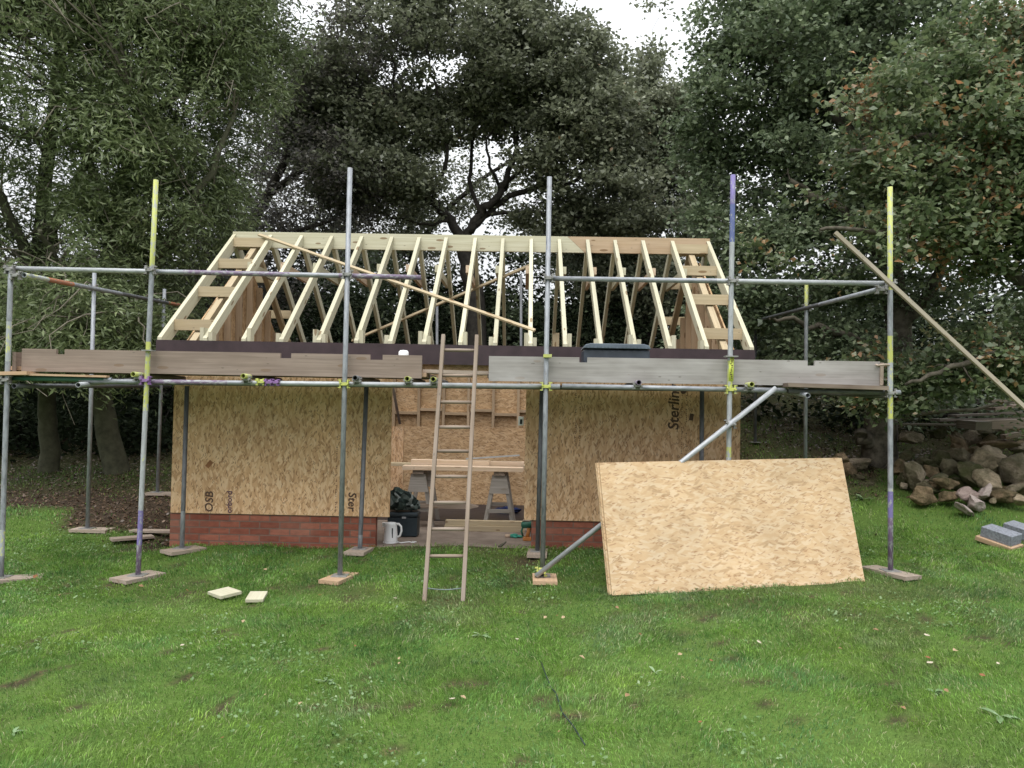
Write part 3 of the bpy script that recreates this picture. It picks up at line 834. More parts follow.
# collars, and the cut blocks at the rafter feet
for i, x in enumerate(RX):
    m = MB(); xx = x + (-0.047 if x < 0.3 else 0.047)
    t = 0.69; y = YE + (YM - YE) * t
    m.ext(xx - 0.0225, xx + 0.0225, y - 0.03, 2 * YM - y + 0.03, 3.30, 3.395); m.build('collar_tie', M['pine_pale'] if i % 2 else M['treated'], shed)
    m = MB()
    for sx in (-1, 1):
        if (i + sx) % 3: m.ext(x + sx * 0.0475 - 0.022, x + sx * 0.0475 + 0.022, 8.83, 8.95, 2.183, 2.30 + 0.05 * ((i * 7 + sx) % 3))
    m.build('foot_block', M['treated'], shed)
m = MB(); m.bar((-3.70, YM - 0.1, 3.88), (0.10, 9.02, 2.445), 0.045, 0.022, (0, -0.57, 0.82))
m.build('bracing_batten', M['pine'], shed)
m = MB(); m.bar((-2.75, 12.6, 2.57), (0.04, 11.22, 3.57), 0.022, 0.045, (0, -0.57, -0.82))
m.build('bracing_batten', M['pine'], shed)
m = MB()
p = at(556, 338, 12.4); m.ext(p.x - 0.05, p.x + 0.05, 12.4, 12.45, 2.06, p.z + 0.08)
p = at(845/1024*260+150, 335, 12.2); m.ext(-1.62, -1.2, 12.3, 12.33, 2.06, 2.33)
m.build('wall_top_block', M['pine'], shed)
# ------------------------------------------------------------------ scaffold
YP = 7.75
sc = thing('tube_scaffold', 'steel tube scaffold with timber toe boards round the front of the shed', 'scaffold', (-0.7, YP, 0))
TR = 0.0245
sole_no = []
def pole(top, bot, Y, segs=None, base_mat='galv', name='standard', label=None, drop=None):
    """upright tube from the ground; segs: (px y where the colour starts, material)"""
    pt = at(*top, Y); pb = at(*bot, Y)
    z = gz(pb.x, Y) + 0.042
    d = (pt - pb); pb2 = pb + d * ((z - pb.z) / d.z)
    mats = [M[base_mat]]; pts = [pt]; mi = []
    segs = segs or [(top[1], base_mat)]
    names = []
    for i, (y, mt) in enumerate(segs):
        if mt not in names: names.append(mt)
        ye = segs[i + 1][0] if i + 1 < len(segs) else None
        if ye is None: pts.append(pb2)
        else:
            t = (ye - top[1]) / (bot[1] - top[1]); pts.append(pt + (pb - pt) * t)
        mi.append(names.index(mt))
    m = MB(); m.tube(pts, TR, 12, mats=mi, hollow=True, dark=len(names))
    o = m.build(name, [M[n_] for n_ in names] + [M['hole_shade']], sc)
    if label: o['label'] = label
    bp = MB(); bp.box((pb2.x, pb2.y, z - 0.003), (0.15, 0.15, 0.006)); bp.tube([(pb2.x, pb2.y, z), (pb2.x, pb2.y, z + 0.05)], 0.019, 8)
    bp.build('base_plate', M['clamp'], sc)
    sole_no.append(Vector((pb2.x, pb2.y, z - 0.006)))
    return pt, pb2
def coupler(p, mat='clamp', along=(1, 0, 0), sz=1.0):
    m = MB(); p = Vector(p); a = Vector(along).normalized()
    m.tube([p - a * 0.024 * sz, p + a * 0.024 * sz], 0.033 * sz, 10)
    for s_ in (-1, 1):
        m.box(p + Vector((s_ * 0.036 * sz, -0.030, 0)), (0.012, 0.045, 0.085 * sz))
        m.box(p + Vector((s_ * 0.048 * sz, -0.030, 0.036 * sz)), (0.022, 0.03, 0.010)); m.box(p + Vector((s_ * 0.048 * sz, -0.030, -0.036 * sz)), (0.022, 0.03, 0.010))
    m.box(p + Vector((0, -0.052, 0.0)), (0.075 * sz, 0.014, 0.030 * sz))
    m.tube([p + Vector((0.035, -0.02, 0.0)), p + Vector((0.035, -0.085, 0.0))], 0.011, 6)
    m.tube([p + Vector((-0.035, -0.02, 0.012)), p + Vector((-0.035, -0.075, 0.012))], 0.010, 6)
    m.build('coupler', M[mat], sc)

F1 = pole((11, 268), (1, 577), YP, [(268, 'galv'), (290, 'galv'), (322, 'yellow_worn'), (362, 'galv'), (530, 'yellow_worn'), (556, 'galv')])
F2 = pole((156, 180), (138, 575), YP, [(180, 'yellow'), (268, 'galv'), (343, 'yellow'), (405, 'yellow_worn'), (412, 'galv_light'), (455, 'yellow_worn'), (462, 'galv_light'), (511, 'violet'), (545, 'purple')], label='upright painted yellow at the top and violet at the foot')
F3 = pole((350, 168), (340, 573), YP, [(168, 'galv')])
F4 = pole((549.5, 177), (542.5, 575), YP, [(177, 'galv'), (420, 'galv')])
F5 = pole((733, 175), (727, 566), YP, [(175, 'violet'), (205, 'blue'), (243, 'galv_light'), (262, 'galv_light'), (330, 'galv_light'), (362, 'yellow'), (392, 'galv_light'), (448, 'yellow'), (458, 'galv_light')], label='upright with a blue painted top')
F6 = pole((890, 187), (890.5, 567), YP, [(187, 'yellow'), (291, 'galv'), (337, 'yellow'), (364, 'yellow_worn'), (398, 'yellow'), (420, 'galv'), (489, 'yellow_worn'), (492, 'violet'), (518, 'purple')], label='upright painted bright yellow at the right end')
n_front = len(sole_no)
YI = 8.60
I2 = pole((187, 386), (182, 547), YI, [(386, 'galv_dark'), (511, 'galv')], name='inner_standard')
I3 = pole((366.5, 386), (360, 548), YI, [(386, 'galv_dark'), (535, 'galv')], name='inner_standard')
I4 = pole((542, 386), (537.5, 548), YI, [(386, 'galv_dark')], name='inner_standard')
I5 = pole((702, 388), (701, 548), YI, [(388, 'galv_dark')], name='inner_standard')
n_inner = len(sole_no)
L1 = pole((94.5, 270), (87.5, 528), 9.75, [(270, 'galv')], name='side_standard')
L2 = pole((164.5, 289), (157, 505), 11.55, [(289, 'galv')], name='side_standard')
R1 = pole((806.5, 284), (805, 500), 10.5, [(284, 'yellow'), (309, 'galv')], name='side_standard')
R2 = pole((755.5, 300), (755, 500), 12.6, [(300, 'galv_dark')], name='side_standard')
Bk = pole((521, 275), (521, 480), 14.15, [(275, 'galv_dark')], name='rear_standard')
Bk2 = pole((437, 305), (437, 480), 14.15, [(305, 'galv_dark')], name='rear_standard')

def tube2(a, b, name, mats, cuts=(), hollow=True, r=TR):
    """tube from a to b; mats change at the fractions in cuts"""
    a = Vector(a); b = Vector(b)
    ts = [0] + list(cuts) + [1]; names = []
    for x in mats:
        if x not in names: names.append(x)
    m = MB(); m.tube([a + (b - a) * t for t in ts], r, 12, mats=[names.index(x) for x in mats], hollow=hollow, dark=len(names))
    return m.build(name, [M[n_] for n_ in names] + [M['hole_shade']], sc)
YG = YP + 0.052
# guard rails
tube2(at(14, 268.5, YG), at(421, 277.5, YG), 'guard_rail', ['galv_light', 'galv', 'purple', 'galv', 'purple'], (0.33, 0.42, 0.68, 0.8))
tube2(at(548, 278.5, YG), at(886, 283.5, YG), 'guard_rail', ['galv', 'galv_light'], (0.5,))
# ledgers at the platform
tube2(at(10, 378, YG), at(112, 380, YG), 'ledger', ['green_paint', 'galv'], (0.93,))
tube2(at(80, 381, YG), at(560, 386.5, YG), 'ledger', ['galv', 'purple', 'galv', 'galv_light'], (0.15, 0.31, 0.36))
tube2(at(562, 386, YG), at(786, 390.5, YG), 'ledger', ['galv'])
tube2(at(788, 391, YG), at(900, 392.5, YG), 'ledger', ['galv_dark', 'galv'], (0.88,))
zl = at(512, 386, YG).z
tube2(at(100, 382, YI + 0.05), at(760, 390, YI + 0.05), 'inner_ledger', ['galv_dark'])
# transoms lie on the ledgers and poke out at the front
for px, py, mt in ((243, 377.5, 'yellow'), (355, 379, 'galv_dark'), (407, 378.5, 'yellow'), (433, 379, 'yellow'), (639, 382, 'purple'), (752, 384, 'yellow'), (133, 375, 'yellow')):
    a = at(px, py, YP - 0.10); a.z = at(px, 386 + (px - 512) * 0.0165, YG).z + 0.050
    b = Vector((a.x + 0.02, YI + 0.16, a.z - 0.004))
    tube2(a, b, 'transom', [mt, 'galv_dark'], (0.16,))
    c = a + (b - a) * 0.13
    coupler((a.x, YG - 0.02, a.z - 0.03), 'clamp', sz=0.75)
for px, py, px2, py2 in ((78, 385, 108, 384),):
    tube2(at(px, py, YP - 0.18), at(px2 + 22, py2 - 4, YI + 0.4), 'transom', ['galv_light', 'galv_dark'], (0.5,))
tube2(at(808, 395.5, YP - 0.1), at(760, 386, YI + 0.3), 'transom', ['galv'])
# return rails on both sides
tube2(at(24, 275, YP - 0.02), at(184, 306, 12.0), 'return_rail', ['yellow_worn', 'red_paint', 'galv', 'galv_dark', 'red_paint'], (0.10, 0.22, 0.5, 0.85))
tube2(at(882, 288.5, YP - 0.02), at(750, 322.5, 12.7), 'return_rail', ['galv', 'galv_dark'], (0.35,))
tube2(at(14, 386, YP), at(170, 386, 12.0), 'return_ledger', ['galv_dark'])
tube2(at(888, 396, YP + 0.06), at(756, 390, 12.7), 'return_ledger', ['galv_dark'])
# raking brace
tube2(at(536, 576, YP - 0.11), at(776, 388, YP - 0.06), 'raking_brace', ['galv_light'])
# couplers
for (pole_, px, py, mt) in ((F1, 12, 270, 'clamp'), (F2, 152, 270.5, 'clamp'), (F3, 348, 275, 'clamp'), (F4, 548.5, 278.5, 'clamp'), (F5, 732, 281.5, 'clamp'), (F6, 889, 284, 'clamp'),
                            (F1, 8, 380, 'clamp'), (F2, 147, 380.5, 'clamp_purple'), (F3, 345, 384, 'clamp_yellow'), (F4, 546, 386.5, 'clamp_yellow'), (F5, 730, 389.5, 'clamp_yellow'), (F6, 889, 393, 'clamp')):
    p = at(px, py, YP + 0.02); coupler(p, mt)
coupler(at(541, 571, YP - 0.04), 'clamp_yellow'); coupler(at(729.5, 424, YP - 0.03), 'clamp')
coupler(at(95, 288, 9.75), 'clamp'); coupler(at(163.5, 302, 11.55), 'clamp'); coupler(at(18, 276, YP), 'clamp'); coupler(at(880, 290, YP), 'clamp')
coupler(at(262, 382, YG), 'clamp_yellow', sz=0.8); coupler(at(270, 382.4, YG), 'clamp_purple', sz=0.8); coupler(at(276, 382.5, YG), 'clamp_purple', sz=0.75)
coupler(at(806, 308, 10.5), 'clamp')
# toe boards with sawn notches
def toe(px0, px1, notch, mat, ytop0, ytop1, h, Y=YP + 0.085, notch_d=0.05):
    a = at(px0, ytop0, Y); b = at(px1, ytop1, Y)
    ax = (b - a); L = ax.length; ax.normalize(); up = Vector((0, 0, 1)); up = (up - ax * up.dot(ax)).normalized()
    pl = [(0, -h), (0, 0)]
    for n0, n1 in notch:
        u0 = (n0 - px0) / (px1 - px0) * L; u1 = (n1 - px0) / (px1 - px0) * L
        pl += [(u0, 0), (u0, -notch_d), (u1, -notch_d), (u1, 0)]
    pl += [(L, 0), (L, -h)]
    m = MB(); m.prism(pl, a, ax, up, Vector((0, 1, 0)), 0.036)
    return m.build('toe_board', M[mat], sc)
o = toe(22, 422, ((56.5, 65), (281, 292), (370.5, 383)), 'old_board', 348.5, 355.5, 0.225)
o['label'] = 'long brown weathered toe board on the left'
o = toe(489, 880, ((580, 588), (808, 815.5)), 'grey_board', 356, 361.5, 0.245)
o['label'] = 'long grey weathered toe board on the right'
def plank(a, b, w_, d_, mat, name, parent=sc):
    m = MB(); m.bar(a, b, w_, d_); return m.build(name, M[mat], parent)
e = plank(at(14, 362, YP + 0.06), at(50, 362, 9.5), 0.03, 0.2, 'old_board', 'toe_board'); e['label'] = 'toe board across the left end'
e = plank(at(882, 374, YP + 0.06), at(842, 372, 9.3), 0.03, 0.22, 'sole_wood', 'toe_board'); e['label'] = 'toe board across the right end'
# deck boards
zd = lambda px: at(px, 386 + (px - 512) * 0.0165, YG).z + 0.098
def deck(px0, px1, k, mat, dy=0.0, dz=0.0):
    y = YP + 0.24 + k * 0.232 + dy
    a = at(px0, 380, YG); b = at(px1, 380, YG)
    plank((a.x, y, zd(px0) + dz), (b.x, y, zd(px1) + dz), 0.225, 0.038, mat, 'deck_board')
for k in range(4):
    deck(24 if k else 4, 425, k, 'sole_orange' if k == 0 else 'dark_board', 0, 0)
    deck(487, 884, k, 'dark_board')
plank(at(-14, 374, YP + 0.05), at(33, 373.3, YP + 0.05), 0.2, 0.034, 'sole_orange', 'deck_board')
plank(at(28, 374.5, YP + 0.02), at(108, 376.5, YP + 0.02), 0.06, 0.02, 'sole_orange', 'deck_batten')
plank(at(785, 385, YP + 0.02), at(884, 388.3, YP + 0.02), 0.2, 0.038, 'dark_board', 'deck_board')
plank(at(424, 371.5, YP + 0.3), at(489, 373.3, YP + 0.3), 0.22, 0.036, 'sole_wood', 'deck_board')
# worn sticker round the blue-topped upright
pa, pb = at(731, 357, YP), at(730.4, 381, YP)
m = MB(); m.tube([pa, pb], TR + 0.004, 12); st = m.build('warning_band', paint_tube('band_yellow', (0.58, 0.66, 0.10), 0.2), sc)
m = MB(); rr = random.Random(5); d = pb - pa
for k in range(12):
    t = 0.06 + k * 0.075; c = pa + d * t + Vector((rr.uniform(-0.006, 0.006), -TR - 0.0045, 0)); m.box(c, (rr.uniform(0.010, 0.02), 0.0015, 0.010))
m.build('worn_print', M['ink'], st)
m = MB(); m.box(at(731, 356.5, YP - 0.01), (0.12, 0.09, 0.012)); m.build('board_clip', M['clamp'], sc)
m = MB(); m.box(at(148.5, 350.5, YP - 0.01), (0.10, 0.09, 0.012)); m.build('board_clip', M['clamp'], sc)
m = MB(); m.box(at(547.5, 356, YP - 0.01), (0.08, 0.09, 0.03)); m.build('board_clip', M['clamp_yellow'], sc)
m = MB(); c = at(885, 365, YP); m.tube([c + Vector((0.07 * math.cos(t), 0.03 + 0.05 * math.sin(t), 0.005 * math.sin(3 * t))) for t in [i * 0.52 for i in range(13)]], 0.009, 6)
m.build('rope_lashing', M['sole_wood'], sc)

# sole boards under the uprights
SB = [(0, 25, 'sole_wood', 0.42, 'grey-brown wooden pad under the leftmost front scaffold upright', (0.16, 0.02)),
      (1, 35, 'sole_wood', 0.36, 'pale wooden pad under the upright with the violet foot', (0.0, 0.0)),
      (2, 32, 'sole_orange', 0.27, 'light wooden pad under the front grey upright left of the ladder', (0.0, -0.02)),
      (3, 2, 'sole_orange', 0.24, 'pinkish wooden pad where the slanting brace meets the upright', (0.02, -0.06)),
      (4, 10, 'sole_wood', 0.36, 'wooden pad hidden behind the leaning OSB sheets', (0, 0)),
      (5, -35, 'sole_wood', 0.40, 'wooden pad under the yellow and purple upright at the right', (0.0, 0.0)),
      (6, 40, 'sole_wood', 0.50, 'grey wooden pad at the left brick corner of the shed', (0.03, -0.03)),
      (7, 12, 'sole_wood', 0.24, 'wooden pad against the brick plinth beside the kettle', (0.0, -0.05)),
      (8, -4, 'sole_wood', 0.22, 'wooden pad at the right side of the doorway by the wall', (0.0, -0.02)),
      (9, 5, 'sole_wood', 0.24, 'wooden pad behind the OSB sheets by the wall', (0, 0)),
      (10, -3, 'sole_wood', 0.46, 'flat board under the inner left side upright near the bare earth', (0.06, 0.0)),
      (11, 3, 'sole_wood', 0.46, 'board under the far left upright beside the shed wall', (0.1, 0.0)),
      (12, 3, 'sole_wood', 0.4, 'wooden pad under the yellow-topped upright behind the sheets', (0, 0)),
      (13, 3, 'sole_wood', 0.4, 'wooden pad under the back right upright', (0, 0))]
for i, rot, mt, L, lb, off in SB:
    if i in (4, 9, 12, 13): pass
    c = sole_no[i]
    L, D_, rot = {1: (0.25, 0.44, -27), 2: (0.21, 0.42, -16), 3: (0.23, 0.36, 0), 5: (0.21, 0.52, 24), 6: (0.24, 0.40, -38), 7: (0.22, 0.34, -8), 8: (0.21, 0.38, -3)}.get(i, (L, 0.225, rot))
    m = MB(); m.box((c.x + off[0], c.y + off[1], c.z - 0.0175), (L, D_, 0.035), Matrix.Rotation(R(rot), 3, 'Z'))
    if i in (4, 9, 12, 13): 
        continue
    single(m, 'sole_board', M[mt], (c.x + off[0], c.y + off[1], c.z - 0.035), lb, 'wooden pad', 'sole boards under the scaffold uprights')
# ------------------------------------------------------------------ ladder
def ladder():
    bl = ground_at(424.5, 600.5); br_ = ground_at(463, 600.5)
    bl.z = gz(bl.x, bl.y) - 0.01; br_.z = gz(br_.x, br_.y) - 0.01
    tl = at(443.5, 335, 7.70); tr = at(477, 335.5, 7.70)
    t = thing('wooden_ladder', 'weathered wooden ladder leaning on the scaffold in front of the doorway', 'ladder', ((bl + br_) / 2))
    for a, b in ((bl, tl), (br_, tr)):
        m = MB(); m.bar(a, b, 0.036, 0.062, (0, -1, 0.2)); m.build('stile', M['ladder_wood'], t, 0.006)
    for py in (350, 375.5, 402, 427, 451, 476.5, 502.5, 529, 556):
        f = (600 - py) / 265.0
        f = f * (7.70 / (7.18 + 0.52 * f)) ** 0 * 1.0
        # solve for the fraction at which the stile shows at this height
        lo, hi = 0.0, 1.0
        for _ in range(30):
            mid = (lo + hi) / 2; p = (bl + (tl - bl) * mid) - CAMPOS
            y = 384 - FPX * p.dot(CU) / p.dot(_f)
            if y > py: lo = mid
            else: hi = mid
        a = bl + (tl - bl) * lo; b = br_ + (tr - br_) * lo
        m = MB(); m.tube([a, a + (b - a) * 0.5, b], [0.0145, 0.0165, 0.0145], 10); m.build('rung', M['ladder_wood'], t)
    a = bl + (tl - bl) * 0.048; b = br_ + (tr - br_) * 0.048
    m = MB(); m.tube([a + (b - a) * (i / 8) + Vector((0, -0.01, -0.016 * math.sin(math.pi * i / 8))) for i in range(9)], 0.005, 6)
    m.build('tie_wire', M['wire'], t)
ladder()

# ------------------------------------------------------------------ leaning OSB sheets
YL, YR = 7.13, 7.50
bl = at(610, 595.5, YL); br_ = at(865.5, 584, YR)
tl = at(600, 463, YL + 0.40); tr = at(842.5, 457.5, YR + 0.385)
ex = (br_ - bl).normalized(); upv = (tl - bl); upv = (upv - ex * upv.dot(ex)).normalized(); nn = ex.cross(upv).normalized()   # nn points to the camera
if nn.y > 0: nn = -nn
Hs = (tl - bl).length
bl = bl + ex * 0.02
def sheet(k, shift, dz, label):
    o = bl + ex * shift - nn * (0.021 * k) + upv * dz
    Lw = (br_ - bl).length
    m = MB(); m.prism([(0, 0), (Lw, 0), ((tr - bl).dot(ex), (tr - bl).dot(upv)), (0, Hs)], o, ex, upv, -nn, 0.018)
    single(m, 'osb_sheet', M['osb_new'], o + ex * (Lw / 2), label, 'OSB sheet', 'OSB sheets leaning on the scaffold')
sheet(0, 0.0, 0, 'front OSB sheet, the whole pale face of the stack leaning on the scaffold')
sheet(1, -0.018, 0.008, 'second OSB sheet, a thin edge showing left of the front leaning sheet')
sheet(2, -0.026, 0.014, 'third OSB sheet, rearmost edge at the left of the leaning stack')

# ------------------------------------------------------------------ long batten leaning on the right end
a = at(835, 232.5, 7.62); q = at(1024, 407, 7.5)
d = (q - a).normalized(); L = 3.0
while True:
    e = a + d * L
    if e.z < gz(e.x, e.y) + 0.01 or L > 9: break
    L += 0.02
m = MB(); m.bar(a, a + d * L, 0.036, 0.038, (0, -1, 0))
single(m, 'long_batten', M['grey_batten'], a + d * L, 'long pale batten leaning slantwise against the right end of the scaffold', 'batten')

# ------------------------------------------------------------------ inside the doorway
ZF = -0.0075
def floor_at(px, py):
    d = _f + CR * ((px - 512) / FPX) - CU * ((py - 384) / FPX)
    p = CAMPOS + d * ((ZF - CAMPOS.z) / d.z)
    return Vector((p.x, p.y, ZF))
HX = (at(420.5, 474, 10.6).x, at(500, 475, 10.6).x)
for i, x in enumerate(HX):
    t = thing('saw_horse', ['grey wooden saw horse behind the ladder, the left one', 'grey wooden saw horse standing clear to the right of the ladder'][i], 'saw horse', (x, 10.75, ZF), 'saw horses in the doorway')
    m = MB(); m.ext(x - 0.07, x + 0.07, 10.35, 11.2, 0.685, 0.735); m.build('top_rail', M['ladder_wood'], t)
    for yy in (10.42, 11.12):
        m = MB(); m.prism([(-0.085, 0.683), (0.085, 0.683), (0.135, 0.45), (-0.135, 0.45)], (x, yy - 0.045, 0), WX, WZ, WY, 0.018); m.build('gusset', M['plank_grey'], t)
        for s in (-1, 1):
            m = MB(); m.bar((x + s * 0.07, yy, 0.68), (x + s * 0.19, yy, ZF), 0.05, 0.07, (0, 1, 0)); m.build('leg', M['plank_grey'], t)
    for ya in (10.37, 11.10):
        m = MB(); m.ext(x - 0.15, x + 0.15, ya, ya + 0.02, 0.20, 0.25); m.build('cross_rail', M['plank_grey'], t)
GP = 'boards laid across the saw horses'
def board(x0, x1, y0, y1, z0, z1, mat, label, rot=0, name='pine_board', grp=GP, bev=0.002):
    c = ((x0 + x1) / 2, (y0 + y1) / 2, (z0 + z1) / 2)
    m = MB(); m.box(c, (x1 - x0, y1 - y0, z1 - z0), Matrix.Rotation(R(rot), 3, 'Z'))
    return single(m, name, M[mat], (c[0], c[1], z0), label, 'board', grp, bev)
X = lambda px, Y=10.4: at(px, 470, Y).x
board(X(403), X(523), 10.33, 10.52, 0.736, 0.79, 'pine_pale', 'thick pinkish board, front one across the saw horses')
board(X(409), X(489), 10.56, 10.70, 0.736, 0.855, 'pine_pale', 'upper pale board behind the front one, on the ladder side of the saw horses')
board(X(489.5), X(524), 10.56, 10.70, 0.736, 0.85, 'pine_pale', 'short pale board at the right end of the saw horse bench')
board(X(372), X(535), 10.95, 11.15, 0.736, 0.775, 'pine', 'long thin board lying at the back of the saw horses')
m = MB(); a = at(466, 462, 10.62); b_ = at(519.5, 457.5, 10.62); a.z = 0.875; b_.z = 0.935; m.bar(a, b_, 0.04, 0.018)
single(m, 'metal_rule', M['galv_light'], a, 'thin grey metal straight edge lying aslant on the bench boards', 'straight edge')
m = MB(); a = at(417, 507, 10.3); b_ = at(478, 507, 10.3)
m.prism([(0, -0.03), (0, 0.02), ((b_ - a).length - 0.12, 0.03), ((b_ - a).length, 0.0), ((b_ - a).length - 0.12, -0.03)], (a.x, 10.36, 0.275), WX, WZ, WY, 0.14)
single(m, 'shelf_board', M['ladder_wood'], (a.x, 10.43, 0.25), 'pale pointed board lying low across the saw horse rails', 'board')
board(X(445, 10.1), X(526, 10.1), 10.15, 10.25, ZF, 0.062, 'pine', 'lower square timber of the pair on the shed floor', name='floor_timber', grp='timbers on the shed floor')
board(X(446, 10.1), X(526, 10.1), 10.17, 10.26, 0.0625, 0.125, 'pine', 'upper square timber of the pair on the shed floor', name='floor_timber', grp='timbers on the shed floor')

# kettle
def kettle():
    c = floor_at(390.5, 542.5); c.y = max(c.y, 9.02)
    t = thing('kettle', 'white plastic electric kettle standing at the left of the doorway', 'kettle', c)
    m = MB(); m.lathe([(0.0, 0.012), (0.078, 0.012), (0.082, 0.03), (0.078, 0.10), (0.070, 0.19), (0.066, 0.222), (0.060, 0.228), (0.0, 0.236)], c, 28); m.build('body', M['white_plastic'], t)
    m = MB(); m.lathe([(0.0, 0), (0.088, 0), (0.088, 0.010), (0.0, 0.012)], c, 24); m.build('base', M['white_plastic'], t)
    m = MB(); m.tube([c + Vector(p) for p in ((0.060, -0.02, 0.215), (0.095, -0.025, 0.218), (0.123, -0.028, 0.19), (0.128, -0.028, 0.14), (0.112, -0.025, 0.085), (0.076, -0.02, 0.065))], [0.014, 0.013, 0.012, 0.012, 0.012, 0.012], 10); m.build('handle', M['white_plastic'], t)
    m = MB(); m.prism([(-0.03, 0), (0.03, 0), (0.012, -0.05), (-0.0, -0.05)], c + Vector((-0.066, 0, 0.228)), WY, WZ, Vector((-1, 0, 0)), 0.03); m.build('spout', M['white_plastic'], t)
    m = MB(); m.box(c + Vector((0.030, -0.073, 0.12)), (0.014, 0.004, 0.11), Matrix.Rotation(R(-20), 3, 'Z')); m.build('water_gauge', M['black_plastic'], t)
    m = MB(); m.tube([c + Vector(p) for p in ((0.085, 0.0, 0.008), (0.13, -0.05, 0.007), (0.18, 0.0, 0.007), (0.21, 0.03, 0.007), (0.26, -0.01, 0.007), (0.295, 0.03, 0.007), (0.24, 0.06, 0.007))], 0.006, 6); m.build('power_cord', M['white_plastic'], t)
kettle()

# toolbox with jacket
def toolbox():
    c = floor_at(402, 537); c.y += 0.12
    t = thing('tool_box', 'dark blue-black plastic tool box on the doorway floor behind the kettle', 'tool box', c)
    m = MB(); m.box(c + Vector((0, 0, 0.12)), (0.36, 0.24, 0.22)); m.box(c + Vector((0, 0, 0.006)), (0.33, 0.21, 0.012)); m.build('body', M['box_plastic'], t, 0.02)
    m = MB(); m.box(c + Vector((0, 0, 0.262)), (0.375, 0.255, 0.06)); m.build('lid', M['box_plastic'], t, 0.022)
    m = MB(); m.box(c + Vector((0.02, -0.131, 0.232)), (0.05, 0.012, 0.022)); m.build('catch', M['galv_light'], t, 0.003)
    m = MB(); m.tube([c + Vector(p) for p in ((-0.09, 0, 0.29), (-0.08, 0, 0.315), (0.08, 0, 0.315), (0.09, 0, 0.29))], 0.012, 8); m.build('handle', M['black_plastic'], t)
    # crumpled jacket
    bm = bmesh.new(); bmesh.ops.create_icosphere(bm, subdivisions=5, radius=1)
    for v in bm.verts:
        p = v.co.copy()
        r = 1 + 0.5 * mnoise.noise(p * 1.5 + Vector((3, 1, 7))) + 0.22 * (1 - 2.4 * abs(mnoise.noise(Vector((p.x * 3.2, p.y * 3.2, p.z * 1.1)) + Vector((1, 5, 2))))) + 0.05 * (1 - 2 * abs(mnoise.noise(p * 6.0)))
        q = Vector((p.x * 0.165 * r, p.y * 0.12 * r, p.z * 0.13 * r + (0.07 * p.x * -1 if p.z > 0 else 0)))
        q.z = max(q.z, -0.075)
        v.co = q
    me = bpy.data.meshes.new('jacket'); bm.to_mesh(me); bm.free()
    for f in me.polygons: f.use_smooth = True
    jm, nt, b = new_mat('mottled_cloth', 0.9, 0, 0.1); N = NT(nt)
    v = N.n('ShaderNodeTexVoronoi'); N.link(N.obj(), v.inputs['Vector']); v.inputs['Scale'].default_value = 15
    sep = N.n('ShaderNodeSeparateColor'); N.link(v.outputs['Color'], sep.inputs[0])
    N.link(N.ramp(sep.outputs[0], [(0.0, (0.012, 0.017, 0.016)), (0.5, (0.028, 0.042, 0.036)), (0.8, (0.09, 0.11, 0.10)), (1.0, (0.22, 0.24, 0.23))]), b.inputs['Base Color'])
    me.materials.append(jm)
    o = bpy.data.objects.new('jacket', me); COL.objects.link(o); o.location = c + Vector((-0.01, 0.01, 0.39))
    tag(o, 'crumpled green and grey mottled jacket heaped on the black tool box', 'jacket')
toolbox()

# upright power tool by the right jamb
def tool():
    c = floor_at(528, 540.5)
    t = thing('cordless_tool', 'green, black and orange hand power tool standing at the right of the doorway', 'power tool', c)
    m = MB(); m.box(c + Vector((-0.005, 0, 0.022)), (0.11, 0.08, 0.044)); m.build('battery', M['tool_orange'], t, 0.008)
    m = MB(); m.tube([c + Vector((-0.01, 0, 0.04)), c + Vector((0.0, 0, 0.09)), c + Vector((0.012, 0, 0.15))], [0.026, 0.022, 0.026], 12); m.build('grip', M['tool_orange'], t)
    m = MB(); m.tube([c + Vector((-0.085, 0, 0.185)), c + Vector((-0.07, 0, 0.185)), c + Vector((0.03, 0, 0.19)), c + Vector((0.05, 0, 0.19))], [0.025, 0.042, 0.042, 0.034], 16); m.build('motor_body', M['tool_green'], t)
    m = MB(); m.tube([c + Vector((0.05, 0, 0.19)), c + Vector((0.085, 0, 0.19)), c + Vector((0.10, 0, 0.19))], [0.028, 0.024, 0.012], 12); m.build('chuck', M['black_plastic'], t)
    m = MB(); m.tube([c + Vector((-0.06, -0.01, 0.17)), c + Vector((-0.08, -0.01, 0.11)), c + Vector((-0.06, -0.01, 0.05))], 0.012, 8); m.build('hand_guard', M['tool_green'], t)
    m = MB(); m.box(c + Vector((0.045, -0.01, 0.10)), (0.03, 0.05, 0.13)); m.build('side_plate', M['black_plastic'], t, 0.006)
    m = MB(); m.box(c + Vector((-0.02, 0, 0.236)), (0.09, 0.05, 0.016)); m.build('top_cap', M['sole_wood'], t, 0.004)
tool()

